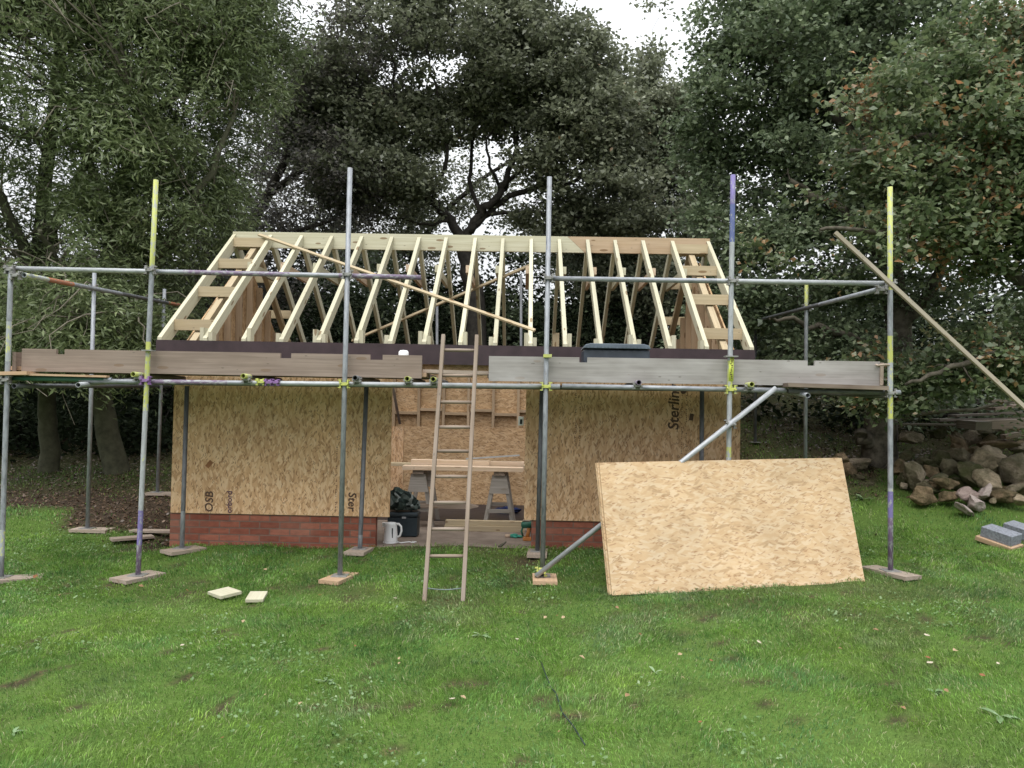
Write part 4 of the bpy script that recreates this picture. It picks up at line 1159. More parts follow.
# glove lying flat
def glove():
    c = floor_at(513.5, 537.5); c.z = ZF + 0.014
    m = MB()
    bm = bmesh.new()
    t = thing('work_glove', 'green work glove with a pale cuff lying flat on the doorway floor', 'glove', (c.x, c.y, ZF))
    m.tube([c + Vector((-0.04, 0, 0)), c + Vector((0.01, 0, 0.006)), c + Vector((0.05, 0, 0.004))], [0.022, 0.03, 0.026], 10)
    for j, (dy, L) in enumerate(((0.024, 0.055), (0.008, 0.07), (-0.009, 0.068), (-0.025, 0.05))):
        m.tube([c + Vector((0.04, dy * 0.8, 0.002)), c + Vector((0.04 + L * 0.6, dy * 1.2, 0.004)), c + Vector((0.045 + L, dy * 1.35, -0.004))], [0.011, 0.0105, 0.007], 8)
    m.tube([c + Vector((-0.01, -0.022, 0)), c + Vector((0.02, -0.05, 0.0)), c + Vector((0.045, -0.06, -0.004))], [0.012, 0.011, 0.007], 8)
    m.build('knit_hand', M['glove'], t)
    m = MB(); m.tube([c + Vector((-0.10, 0.01, -0.001)), c + Vector((-0.07, 0.004, 0)), c + Vector((-0.038, 0, 0))], [0.021, 0.023, 0.022], 10); m.build('cuff', M['cuff'], t)
glove()
c = at(502, 547, 8.80); c.z = gz(c.x, c.y) + 0.02
m = MB(); m.tube([c + Vector((-0.04, -0.02, 0)), c + Vector((-0.005, 0, 0.015)), c + Vector((0.02, 0.01, 0.03)), c + Vector((0.045, 0.02, 0.05))], [0.010, 0.016, 0.012, 0.008], 8)
single(m, 'bark_stick', M['bark'], c, 'short brown stick lying at the edge of the doorway floor', 'stick')
bm = bmesh.new(); bmesh.ops.create_icosphere(bm, subdivisions=4, radius=1)
for v in bm.verts:
    p = v.co.copy(); r = 1 + 0.5 * mnoise.noise(p * 2 + Vector((8, 2, 1))) + 0.2 * mnoise.noise(p * 6)
    v.co = Vector((p.x * 0.17 * r, p.y * 0.10 * r, max(p.z * 0.06 * r, -0.03)))
me = bpy.data.meshes.new('blue_bag'); bm.to_mesh(me); bm.free(); me.materials.append(M['blue_cloth'])
for f in me.polygons: f.use_smooth = True
o = bpy.data.objects.new('cloth_bag', me); COL.objects.link(o); c = at(507, 505, 11.6); o.location = (c.x, 11.9, 0.03)
tag(o, 'dark blue cloth bag on the floor behind the right saw horse', 'bag')

# black tray and white pot on the scaffold deck
def tray():
    a = at(582, 356, YP + 0.33); b_ = at(648.5, 356, YP + 0.33); zt = at(615, 343.5, YP + 0.2).z; z0 = zd(615) + 0.02
    cx = (a.x + b_.x) / 2; L = b_.x - a.x
    t = thing('plastic_tub', 'dark blue-grey plastic tub standing behind the grey toe board', 'tub', (cx, YP + 0.33, z0))
    m = MB(); m.box((cx, YP + 0.36, (z0 + zt - 0.06) / 2), (L - 0.01, 0.34, zt - 0.06 - z0)); m.build('body', M['tray'], t, 0.02)
    m = MB(); 
    pts = [(-L / 2, 0), (-L / 2 + 0.02, 0.035), (-L / 2 + 0.07, 0.048), (L / 2 - 0.07, 0.048), (L / 2 - 0.02, 0.035), (L / 2, 0)]
    m.prism(pts, (cx, YP + 0.165, zt - 0.052), WX, WZ, WY, 0.40); m.build('lid', M['tray_rim'], t, 0.006)
    m = MB()
    for k in range(9): m.ext(cx - L / 2 + 0.05 + k * (L - 0.1) / 8 - 0.012, cx - L / 2 + 0.05 + k * (L - 0.1) / 8 + 0.012, YP + 0.155, YP + 0.166, zt - 0.05, zt - 0.028)
    m.build('rim_rib', M['tray_rim'], t)
tray()
c = at(403.5, 357, YP + 0.2)
m = MB(); z0 = zd(403) + 0.02; zt = at(403.5, 350, YP + 0.2).z
m.lathe([(0.0, z0), (0.05, z0), (0.052, zt - 0.05), (0.050, zt - 0.02), (0.036, zt - 0.004), (0.0, zt)], (c.x, c.y, 0), 20)
single(m, 'white_pot', M['white_plastic'], (c.x, c.y, z0), 'small round white pot showing over the brown toe board by the ladder', 'pot')

# ------------------------------------------------------------------ loose timber on the grass
def flat_piece(px, py, L, w_, rot, mat, label, name='timber_offcut', th=0.03, grp=None, tilt=0):
    p = ground_at(px, py); p.z = gz(p.x, p.y) + 0.022
    m = MB(); m.box(p + Vector((0, 0, th / 2)), (L, w_, th), Matrix.Rotation(R(rot), 3, 'Z') @ Matrix.Rotation(R(tilt), 3, 'X'))
    return single(m, name, M[mat], p, label, 'offcut', grp, 0.003)
flat_piece(224.5, 597, 0.24, 0.20, -42, 'treated', 'pale wood offcut lying askew on the lawn, the left of two', grp='offcuts on the lawn', tilt=4)
flat_piece(256.5, 601, 0.15, 0.22, 8, 'treated', 'squarer pale wood offcut on the lawn, the right of two', grp='offcuts on the lawn', tilt=5)
flat_piece(132, 541, 0.46, 0.16, 38, 'sole_wood', 'grey plank lying slantwise on bare earth left of the brick plinth', 'loose_plank', 0.03)
flat_piece(152, 534, 0.5, 0.13, 3, 'sole_wood', 'narrow plank lying along the left side of the shed corner', 'loose_plank', 0.03)
flat_piece(200, 546.5, 0.14, 0.08, 10, 'sole_orange', 'tiny wood scrap beside the pad at the brick corner', 'wood_scrap', 0.02)

# ------------------------------------------------------------------ concrete blocks
def blocks():
    p = ground_at(1000, 545)
    al = Vector((0.22, -0.36, -0.085)).normalized(); ac = Vector((0.98, 0.10, 0.02)); ac = (ac - al * ac.dot(al)).normalized(); up = al.cross(ac).normalized()
    if up.z < 0: up = -up
    B = Matrix((al, ac, up)).transposed()
    z = gz(p.x, p.y)
    c0 = Vector((p.x, p.y, z + 0.035))
    m = MB(); m.box(c0 - ac * 0.02, (0.40, 0.24, 0.05), B)
    single(m, 'timber_bearer', M['sole_orange'], c0, 'brown timber bearer under the grey concrete block on the lawn', 'timber', None, 0.004)
    c = c0 + up * 0.082
    m = MB(); m.box(c, (0.34, 0.205, 0.115), B)
    single(m, 'concrete_block', M['block'], c - up * 0.05, 'grey concrete block lying on a brown timber at the right edge of the lawn', 'concrete block', 'concrete blocks on the lawn', 0.006)
    c2 = c + ac * 0.40 + al * 0.02; c2.z = gz(c2.x, c2.y) + 0.085
    m = MB(); m.box(c2, (0.34, 0.205, 0.13), B)
    single(m, 'concrete_block', M['block'], c2 - up * 0.05, 'second grey concrete block, cut off by the right edge of the photo', 'concrete block', 'concrete blocks on the lawn', 0.006)
blocks()

# ------------------------------------------------------------------ rubble stones
def rock(px, py, wp, hp, Y, mat, label, seed, rot=0.0, flat=0.8, grp='stones in the rubble heap'):
    p = at(px, py, Y); s = FPX / Y
    W, H = wp / s / 2, hp / s / 2
    bm = bmesh.new(); bmesh.ops.create_icosphere(bm, subdivisions=4, radius=1)
    rr = random.Random(seed); of = Vector((rr.uniform(0, 50), rr.uniform(0, 50), rr.uniform(0, 50)))
    planes = [(Vector((rr.gauss(0, 1), rr.gauss(0, 1), rr.gauss(0, 1))).normalized(), rr.uniform(0.45, 0.82)) for _ in range(16)]
    for v in bm.verts:
        q = v.co.copy()
        for n_, d_ in planes:
            e = q.dot(n_) - d_
            if e > 0: q -= n_ * e * 0.98
        q *= 1 + 0.22 * mnoise.noise(q * 1.6 + of) + 0.11 * mnoise.noise(q * 4 + of) + 0.06 * mnoise.noise(q * 10 + of)
        v.co = q
    ext = [max(abs(v.co[i]) for v in bm.verts) for i in range(3)]
    Rm = Matrix.Rotation(rot, 3, 'Y')
    for v in bm.verts:
        v.co = Rm @ Vector((v.co.x / ext[0] * W, v.co.y / ext[1] * (W + H) / 2, v.co.z / ext[2] * H))
    me = bpy.data.meshes.new('rock'); bm.to_mesh(me); bm.free(); me.materials.append(M[mat])
    for f in me.polygons: f.use_smooth = True
    zc = p.z
    for v in me.vertices: v.co.z += H
    o = bpy.data.objects.new('rock', me); COL.objects.link(o); o.location = (p.x, p.y, zc - H)
    tag(o, label, 'rock', grp)
mossy = 'dark mossy stone low in the shade of the rubble heap'
brown = 'brown weathered stone among the boulders of the rubble heap'
RK = [(991, 462, 34, 27, 10.9, 'rock_pale', 'largest pale boulder with a flat light face in the middle of the heap', -0.3),
      (969, 475, 23, 22, 10.65, 'rock_moss', 'mossy rounded boulder just left of the largest pale boulder', 0.2),
      (991, 482, 32, 22, 10.5, 'rock_pale', 'broad pale boulder lying directly below the largest pale one', 0.3),
      (1017, 470, 30, 31, 10.6, 'rock_grey', 'big grey boulder at the right edge of the photo', 0.4),
      (958, 457, 24, 17, 11.1, 'rock_grey', 'smooth grey stone slanting beside the dark hollow', 0.6),
      (941, 461, 24, 18, 11.2, 'rock_moss', mossy, 0.1), (951, 468, 20, 16, 10.9, 'rock_moss', mossy, 0.0),
      (973, 452, 23, 14, 11.3, 'rock_brown', 'reddish brown stone wedged above the mossy boulder', -0.2),
      (997, 444, 32, 9, 11.4, 'rock_brown', 'long flat stone lying along the top of the heap', -0.05),
      (1019, 449, 18, 11, 11.4, 'rock_grey', 'rounded grey stone at the top right of the heap', 0.0),
      (945, 483, 23, 11, 10.45, 'rock_brown', 'flat tan stone left of the mossy boulder', 0.1),
      (966, 495, 24, 15, 10.25, 'rock_pink', 'pinkish grey slab resting at the front of the heap', 0.1),
      (983.5, 492, 8, 19, 10.2, 'rock_slab', 'narrow pale stone standing up at the front of the heap', 0.6),
      (975, 503, 18, 11, 10.05, 'rock_slab', 'pale broken slab piece at the foot of the pinkish stone', 0.4),
      (966, 510, 23, 6, 9.95, 'rock_slab', 'thin pale slab lying flattest on the grass before the heap', 0.5),
      (946, 497, 19, 10, 10.3, 'rock_brown', brown, 0.0), (1003, 494, 28, 14, 10.3, 'rock_brown', brown, 0.0),
      (1014, 488, 16, 10, 10.35, 'rock_grey', 'small flat grey stone below the right edge boulder', 0.1),
      (993, 500, 6, 6, 10.1, 'rock_pale', 'smallest pale pebble-like stone at the foot of the heap', 0.0),
      (1020, 500, 16, 10, 10.1, 'rock_pale', 'orange-tinged low stone at the bottom right of the heap', 0.0),
      (923, 495, 24, 18, 10.3, 'rock_brown', 'orange-brown stone at the left foot of the heap beside the grass', 0.3),
      (915, 474, 18, 28, 10.7, 'rock_grey', 'tall greyish stone standing right of the yellow and purple upright', -0.25),
      (899, 466, 14, 16, 11.2, 'rock_brown', 'brown stone half hidden behind the yellow and purple upright', 0.0),
      (857, 464, 26, 16, 11.6, 'rock_grey', 'round grey stone left of the leaning tree trunk', 0.2),
      (933, 471, 18, 14, 10.9, 'rock_brown', brown, 0.5), (938, 479, 16, 12, 10.6, 'rock_moss', mossy, 0.0), (927, 462, 15, 10, 11.2, 'rock_moss', mossy, 0.3),
      (1007, 478, 16, 13, 10.8, 'rock_brown', brown, 0.2), (905, 482, 14, 14, 10.9, 'rock_moss', mossy, 0.2), (1030, 488, 20, 20, 10.4, 'rock_brown', brown, 0.0),
      (958, 483, 16, 14, 10.8, 'rock_moss', mossy, 0.0), (976, 462, 16, 14, 11.3, 'rock_moss', mossy, 0.0)]
for i, (px, py, wp, hp, Y, mt, lb, rot) in enumerate(RK): rock(px, py, wp * 1.22, hp * 1.22, Y, mt, lb, i + 3, rot)

rq = random.Random(44)
for i in range(34):
    py = rq.uniform(432, 500); px = rq.uniform(886 + max(0, 470 - py) * 0.4, 1034)
    sz = rq.uniform(9, 20); Y = 11.75 - (py - 432) / 68 * 1.5 + rq.uniform(0, 0.25)
    mt, lb = rq.choice((('rock_moss', mossy), ('rock_brown', brown), ('rock_grey', 'small grey broken stone filling a gap in the rubble heap')))
    rock(px, py, sz * rq.uniform(1.0, 1.5), sz * 0.8, Y, mt, lb, 200 + i, rq.uniform(-0.6, 0.6))
for i, (px, py, sz) in enumerate(((846, 470, 18), (858, 478, 14), (842, 458, 13), (868, 486, 12), (880, 495, 10))):
    rock(px, py, sz * 1.4, sz, 11.5 - i * 0.12, 'rock_moss' if i % 2 else 'rock_brown', 'shaded stone lying by the foot of the leaning trunk', 300 + i, 0.2)

# old planks heaped behind the stones
GPK = 'old planks stacked behind the rubble'
def old_plank(p0, p1, Y0, Y1, w_, d_, mat, label):
    a = at(*p0, Y0); b_ = at(*p1, Y1)
    m = MB(); m.bar(a, b_, w_, d_, (0, 0, 1)); single(m, 'old_plank', M[mat], (a + b_) / 2 - Vector((0, 0, d_ / 2)), label, 'plank', GPK, 0.004)
old_plank((900, 424), (966, 425), 11.7, 11.8, 0.16, 0.03, 'plank_dark', 'long thin dark plank, lowest and leftmost of the plank heap')
old_plank((964, 424), (984, 426), 11.6, 11.2, 0.25, 0.12, 'plank_dark', 'dark short beam end beside the grey beam of the plank heap')
old_plank((981, 425), (1040, 423), 11.5, 11.7, 0.15, 0.13, 'ladder_wood', 'grey square beam, thickest timber of the plank heap')
old_plank((952, 416), (1050, 411), 12.0, 12.2, 0.2, 0.035, 'plank_dark', 'dark plank lying across the middle of the plank heap')
old_plank((988, 401), (1012, 402), 12.2, 12.2, 0.2, 0.05, 'ladder_wood', 'short pale grey plank end near the top of the plank heap')
old_plank((990, 409), (1060, 400), 12.1, 12.4, 0.2, 0.04, 'ladder_wood', 'grey plank sloping up to the right on the plank heap')
old_plank((935, 420), (1030, 419), 12.0, 12.1, 0.25, 0.04, 'plank_dark', 'wide dark plank under the middle of the plank heap')
old_plank((1003, 437), (1018, 434), 11.3, 11.3, 0.12, 0.06, 'ladder_wood', 'pale split block under the grey beam')
m = MB(); m.tube([at(915, 415, 11.6), at(945, 411, 11.5), at(975, 410, 11.5), at(995, 404, 11.6), at(1030, 398, 11.8)], [0.03, 0.028, 0.024, 0.02, 0.014], 8)
single(m, 'dead_branch', M['bark_pale'], at(945, 411, 11.5), 'grey dead branch lying over the plank heap', 'branch')

# ------------------------------------------------------------------ fallen leaves, weeds
def leaf_mesh(seed):
    rr = random.Random(seed); n = 7; vs = []; fs = []
    for i in range(n + 1):
        t = i / n; wd = 0.34 * math.sin(math.pi * min(1, t * 0.95 + 0.05)) * (1 + 0.25 * math.sin(t * 18)); c = 0.10 * math.sin(t * 3 + seed)
        vs += [(t - 0.5, -wd, c + 0.10 * wd * 2), (t - 0.5, 0, c), (t - 0.5, wd, c + 0.16 * wd * 2)]
    for i in range(n):
        for j in range(2): fs.append((i * 3 + j, (i + 1) * 3 + j, (i + 1) * 3 + j + 1, i * 3 + j + 1))
    me = bpy.data.meshes.new('fallen_leaf'); me.from_pydata(vs, [], fs)
    for p in me.polygons: p.use_smooth = True
    return me
lm = [leaf_mesh(i) for i in range(4)]
dm = []
for i, c in enumerate(((0.26, 0.16, 0.085), (0.38, 0.28, 0.17), (0.24, 0.105, 0.05), (0.46, 0.40, 0.31))): dm.append(plain('fallen_leaf_%d' % i, c, 0.7, 0, 0.2, 0.2, 3))
for me, mt in zip(lm, dm): me.materials.append(mt)
LF = [(83, 655, 12, 3), (35, 581, 8, 2), (141, 591, 7, 0), (182, 651, 9, 3), (265, 574, 7, 1), (243, 627, 7, 1), (323, 632, 10, 1), (395, 603, 7, 3), (446, 606, 9, 1), (320, 600, 6, 2), (452, 706, 10, 3), (463, 705, 10, 1), (399, 670, 5, 1), (545, 623, 7, 1), (563, 623, 7, 1), (557, 621, 6, 2), (517, 645, 6, 3), (582, 664, 9, 1), (222, 746, 11, 2), (224, 711, 0, 0), (399, 665, 6, 1), (627, 703, 10, 0), (680, 661, 7, 1), (617, 613, 6, 0), (590, 614, 5, 2), (759, 648, 8, 3), (711, 667, 8, 2), (876, 636, 8, 0), (955, 657, 10, 1), (928, 664, 8, 2), (930, 669, 10, 3), (982, 682, 8, 2), (946, 698, 8, 0), (903, 716, 9, 0), (927, 641, 9, 3), (998, 670, 6, 3), (683, 685, 6, 1), (130, 700, 0, 0), (300, 711, 8, 1), (266, 702, 7, 1), (187, 595, 5, 2), (60, 600, 5, 0), (355, 652, 5, 2), (430, 640, 5, 0), (640, 640, 5, 2), (720, 610, 5, 0), (790, 620, 6, 2), (840, 655, 6, 0), (700, 730, 8, 2), (560, 740, 8, 0)]
k = 0
for i, (px, py, s_, c) in enumerate(LF):
    if s_ == 0: continue
    p = ground_at(px, py); rr = random.Random(i)
    o = bpy.data.objects.new('fallen_leaf', lm[c]); COL.objects.link(o)
    o.location = (p.x, p.y, gz(p.x, p.y) + 0.045); sc_ = 0.7 * s_ / FPX * p.y
    o.scale = (sc_, sc_, sc_); o.rotation_euler = (rr.uniform(-0.5, 0.5), rr.uniform(-0.35, 0.35), rr.uniform(0, 6.28))
    lb = ['mid brown fallen leaf lying curled on the lawn', 'tan fallen leaf lying curled on the lawn', 'reddish brown fallen leaf lying curled on the lawn', 'bleached pale fallen leaf lying curled on the lawn'][c]
    tag(o, lb, 'fallen leaf', 'fallen leaves on the lawn')
def weed(px, py, n, L, label):
    p = ground_at(px, py); rr = random.Random(int(px)); vs = []; fs = []
    for i in range(n):
        a = rr.uniform(0, 6.28); up = rr.uniform(0.25, 0.9); l = L * rr.uniform(0.6, 1.1); wd = l * 0.17
        d = Vector((math.cos(a), math.sin(a), 0)); s_ = Vector((-d.y, d.x, 0)); b0 = len(vs)
        for t, w_ in ((0, 0.1), (0.35, 0.9), (0.7, 1.0), (1.0, 0.06)):
            c = d * (l * t) + Vector((0, 0, l * (up * t - 0.45 * t * t) + 0.01))
            vs += [c - s_ * wd * w_, c + s_ * wd * w_]
        for j in range(3): fs.append((b0 + 2 * j, b0 + 2 * j + 1, b0 + 2 * j + 3, b0 + 2 * j + 2))
    me = bpy.data.meshes.new('weed_plant'); me.from_pydata(vs, [], fs); me.materials.append(M['weed'])
    for q_ in me.polygons: q_.use_smooth = True
    o = bpy.data.objects.new('weed_plant', me); COL.objects.link(o); o.location = (p.x, p.y, gz(p.x, p.y)); tag(o, label, 'weed', 'broad-leaved weeds in the lawn')
weed(482, 637, 6, 0.10, 'broad pale weed rosette in front of the ladder foot')
weed(325, 683, 8, 0.09, 'pale weed rosette low on the left of the lawn middle')
weed(1000, 718, 5, 0.13, 'upright pale dock leaf near the lower right corner')
weed(13, 735, 5, 0.06, 'small pale weed near the lower left corner')
weed(655, 674, 4, 0.06, 'tiny pale weed right of the dark cable on the lawn')
weed(935, 694, 9, 0.07, 'wide patch-like weed on the right of the lawn')
weed(845, 512, 8, 0.13, 'grey-green weed clump just right of the leaning sheets')
weed(863, 500, 8, 0.15, 'taller weed clump at the foot of the leaning tree trunk')
m = MB(); pts = [ground_at(x, y) for x, y in ((541, 664), (546, 680), (551, 690), (556, 698), (562, 715), (573, 731), (585, 748))]
m.tube([Vector((p.x, p.y, gz(p.x, p.y) + 0.016 + 0.012 * (i % 2))) for i, p in enumerate(pts)], 0.004, 6)
single(m, 'garden_cable', M['hose'], pts[3], 'thin dark cable half buried in the foreground grass', 'cable')
# ------------------------------------------------------------------ trees
class Wood:
    def __init__(s): s.mb = MB(); s.nodes = []; s.rad = []
    def limb(s, pts, r0, r1, n=8, wig=0.0, seed=0):
        rr = random.Random(seed)
        P = [Vector(p) for p in pts]; out = []
        for i in range(len(P) - 1):                                  # Catmull-Rom through the points
            a, b, c, d = P[max(i - 1, 0)], P[i], P[i + 1], P[min(i + 2, len(P) - 1)]
            for k in range(5):
                t = k / 5
                q = 0.5 * ((2 * b) + (c - a) * t + (2 * a - 5 * b + 4 * c - d) * t * t + (3 * b - a - 3 * c + d) * t ** 3)
                out.append(q + Vector((rr.gauss(0, wig), rr.gauss(0, wig), rr.gauss(0, wig))) * (1 if i + k else 0))
        out.append(P[-1]); L = len(out)
        rad = [r0 + (r1 - r0) * (i / (L - 1)) ** 0.8 for i in range(L)]
        s.mb.tube(out, rad, n)
        s.nodes += [tuple(p) for p in out[2:]]; s.rad += rad[2:]
    def twigs(s, centers, r=0.02, jit=0.12, seed=1, sides=4, every=1):
        rr = random.Random(seed); nd = np.array(s.nodes); rd = np.array(s.rad)
        root = nd[0]
        order = np.argsort(((centers[:, None, :] - nd[None, ::3, :]) ** 2).sum(-1).min(1))
        nodes = [nd]; rads = [rd]; alln = nd; allr = rd
        for c_i in order[::every]:
            c = centers[c_i]
            d2 = ((alln - c) ** 2).sum(1); j = int(np.argmin(d2)); a = Vector(alln[j]); b = Vector(c)
            L = (b - a).length
            if L < 0.08: continue
            n = max(2, min(5, int(L / 0.35) + 1)); sag = rr.uniform(-0.1, 0.2) * L
            pts = [a]
            for k in range(1, n + 1):
                t = k / n; p = a.lerp(b, t) + Vector((rr.gauss(0, jit * L * 0.5), rr.gauss(0, jit * L * 0.5), sag * math.sin(math.pi * t))) * (1 if k < n else 0)
                pts.append(p)
            r0 = min(float(allr[j]) * 0.75, 0.012 + r * L); r1 = 0.006
            rad = [r0 + (r1 - r0) * k / n for k in range(n + 1)]
            s.mb.tube(pts, rad, sides, caps=False)
            add = np.array([tuple(p) for p in pts[1:]])
            alln = np.concatenate([alln, add]); allr = np.concatenate([allr, rad[1:]])

def crown_centers(blobs, spacing_n, thresh=0.40, nsc=0.6, seed=0, shell=0.55, fine=0.45):
    """leaf spray centres: spread through the ellipsoids, thinned by noise so that the crown has holes and lobes"""
    g = np.random.default_rng(seed); out = []
    for (c, rad, wgt) in blobs:
        n = int(spacing_n * wgt)
        d = g.normal(size=(n, 3)); d /= np.linalg.norm(d, axis=1)[:, None]
        r = (shell ** 3 + (1 - shell ** 3) * g.random(n)) ** (1 / 3)
        lump = 0.72 + 0.56 * fbm(d[:, 0] * 2.3 + 9 + 2.1 * seed, d[:, 2] * 2.3 + d[:, 1] * 1.1 + 4, 3)
        p = np.array(c) + d * (r * lump)[:, None] * np.array(rad)
        nz = 0.5 * fbm(p[:, 0] * nsc + 3.1 * seed, p[:, 2] * nsc + 7.7, 3) + 0.5 * fbm(p[:, 1] * nsc + 5.3, p[:, 2] * nsc + 1.7 * seed, 3)
        n2 = 0.5 * fbm(p[:, 0] * 2.3 + 8.1 * seed, p[:, 2] * 2.9 + 2.2, 2) + 0.5 * fbm(p[:, 1] * 2.3 + 1.3, p[:, 2] * 2.9 + 6.1, 2)
        out.append(p[(nz > thresh) & (n2 > fine)])
    return np.concatenate(out)

def leaf_cloud(centers, per, spread, size, aspect, seed, droop=0.0, up=0.75, flat=0.6):
    g = np.random.default_rng(seed); n = len(centers) * per
    c = np.repeat(centers, per, 0)
    scale = np.repeat(g.uniform(0.6, 1.3, len(centers)), per)
    off = g.normal(size=(n, 3)) * spread * scale[:, None] * np.array([1, 1, flat])
    p = c + off
    d = g.normal(size=(n, 3)) * np.array([1, 1, 0.55]) + off / (spread + 1e-6) * 0.5
    d[:, 2] -= droop * 2.0
    d /= np.linalg.norm(d, axis=1)[:, None]
    nrm = g.normal(size=(n, 3)) * 0.55 + np.repeat(g.normal(size=(len(centers), 3)) * 0.6, per, 0); nrm[:, 2] += up
    nrm -= d * (nrm * d).sum(1)[:, None]; nrm /= np.linalg.norm(nrm, axis=1)[:, None] + 1e-9
    s = np.cross(nrm, d)
    L = (size * g.uniform(0.6, 1.25, n))[:, None]
    w_ = L * aspect
    fold = nrm * (L * 0.10)
    a = p - d * L * 0.5; t = p + d * L * 0.5 - nrm * L * 0.08
    l = p + d * L * 0.05 + s * w_ * 0.5 + fold; r = p + d * L * 0.05 - s * w_ * 0.5 + fold
    return np.stack([a, r, t, l], 1).reshape(-1, 3)

def tree(name, label, cat, base, limbs, blobs, leaf, bark, dens, per, spread, size, aspect=0.55, thresh=0.4, nsc=0.6, seed=1, droop=0.0, up=0.75, flat=0.6, shell=0.55, twig=0.02, group='trees behind the shed', every=1, extra=None, twig_mat=None, tjit=0.12, outer=0, fine=0.45):
    base = Vector(base)
    t = thing(name, label, cat, base, group)
    W = Wood()
    for i, (pts, r0, r1) in enumerate(limbs): W.limb(pts, r0, r1, 10 if r0 > 0.1 else 7, 0.03 if r0 < 0.15 else 0.015, seed * 31 + i)
    cs = crown_centers(blobs, dens, thresh, nsc, seed, shell, fine)
    if twig_mat:
        T = Wood(); T.nodes = list(W.nodes); T.rad = list(W.rad)
        T.twigs(cs, twig, tjit, seed, every=every)
    else: W.twigs(cs, twig, tjit, seed, every=every)
    if outer:
        g = random.Random(seed + 90)
        for q in range(outer):
            c = cs[g.randrange(len(cs))]
            if c[1] > base.y - 0.2: c = cs[g.randrange(len(cs))]
            j = int(np.argmin(((np.array(W.nodes) - c) ** 2).sum(1))); a = Vector(W.nodes[j]); e = Vector(c) + Vector((g.gauss(0, 0.3), -g.uniform(0.15, 0.6), g.gauss(0, 0.25)))
            L = (e - a).length
            if L < 0.6: continue
            arc = g.uniform(0.10, 0.35) * L
            pts = [a.lerp(e, t_) + Vector((g.gauss(0, 0.06), g.gauss(0, 0.05), arc * math.sin(math.pi * t_) + g.gauss(0, 0.05))) * (1 if 0 < t_ < 1 else 0) for t_ in (0, 0.2, 0.4, 0.6, 0.8, 1.0)]
            e2 = e + Vector((g.gauss(0, 0.25), -0.1, -g.uniform(0.1, 0.5)))
            (T if twig_mat else W).mb.tube(pts + [e2], [0.019, 0.016, 0.014, 0.012, 0.010, 0.008, 0.005], 5, caps=False)
        if twig_mat: T.mb.build('branches', M[twig_mat], t)
    W.mb.build('trunk', M[bark], t)
    v = leaf_cloud(cs, per, spread, size, aspect, seed + 5, droop, up, flat) - np.array(base)
    me = raw_mesh('crown', v, np.arange(len(v)).reshape(-1, 4), M[leaf])
    o = bpy.data.objects.new('crown', me); COL.objects.link(o); o.parent = t
    return t
A = at
def blob(px, py, Y, rx, rz, ry=None, w_=1.0):
    """crown lobe: centre at a pixel and depth; radii in pixels there"""
    s = Y / FPX; c = at(px, py, Y)
    return (tuple(c), (rx * s, (ry or (rx + rz) / 2) * s, rz * s), w_ * rx * rz * s * s)

# left: two trunks of narrow-leaved trees
b1 = A(50, 472, 13.2); b1.z = gz(b1.x, b1.y) - 0.1
tree('willow_tree', 'narrow-leaved tree with a straight mossy trunk at the far left', 'tree', b1,
     [([b1, A(48, 430, 13.2), A(45, 380, 13.1), A(40, 250, 13.0), A(60, 60, 13), A(70, -80, 13)], 0.17, 0.08),
      ([A(42, 320, 13.0), A(10, 220, 12.3), A(-60, 120, 12)], 0.12, 0.04), ([A(42, 260, 13.0), A(80, 170, 12.2), A(130, 90, 11.8)], 0.12, 0.03), ([A(44, 350, 13.0), A(60, 280, 12.0), A(40, 230, 11.2)], 0.09, 0.03),
      ([A(44, 340, 13.0), A(90, 330, 12.0), A(130, 320, 11.4)], 0.07, 0.02)],
     [blob(40, 60, 12.5, 150, 150), blob(30, 240, 11.8, 120, 110, w_=1.2), blob(90, 330, 11.6, 90, 65, w_=1.1), blob(-40, 330, 12, 100, 70), blob(110, 190, 11.6, 95, 100, w_=1.1), blob(60, -60, 12.5, 170, 100)],
     'lf_willow', 'bark_moss', 235, 52, 0.18, 0.125, 0.23, 0.445, 0.45, 2, 0.25, 0.5, 0.7, 0.45, twig_mat='bark_pale', every=2, tjit=0.2, outer=150)
b2 = A(118, 480, 13.0); b2.z = gz(b2.x, b2.y) - 0.1
tree('willow_tree', 'narrow-leaved tree whose mossy trunk leans left beside the scaffold', 'tree', b2,
     [([b2, A(110, 440, 13.0), A(101, 400, 13.0), A(96, 340, 13), A(120, 200, 13), A(160, 40, 13.3), A(180, -60, 13.5)], 0.21, 0.09),
      ([A(97, 350, 13.0), A(150, 270, 12.6), A(200, 190, 12.4), A(235, 110, 12.6)], 0.13, 0.03), ([A(112, 230, 13.0), A(80, 130, 12.4), A(60, 40, 12.2)], 0.11, 0.03), ([A(140, 120, 13.1), A(220, 60, 12.8), A(260, 10, 13)], 0.10, 0.03)],
     [blob(170, 70, 13, 120, 130, w_=1.1), blob(185, 200, 13.2, 70, 75), blob(130, -50, 13, 150, 90), blob(225, 30, 13.4, 80, 90), blob(140, 290, 13.4, 70, 60), blob(60, -180, 12.0, 260, 90), blob(-170, 60, 11.5, 110, 220), blob(-180, 330, 11.0, 90, 90)],  # lobes far above and left of the view are added to block skylight
     'lf_willow', 'bark_moss', 235, 52, 0.18, 0.125, 0.23, 0.445, 0.45, 3, 0.25, 0.5, 0.7, 0.45, twig_mat='bark_pale', every=2, tjit=0.2, outer=150)
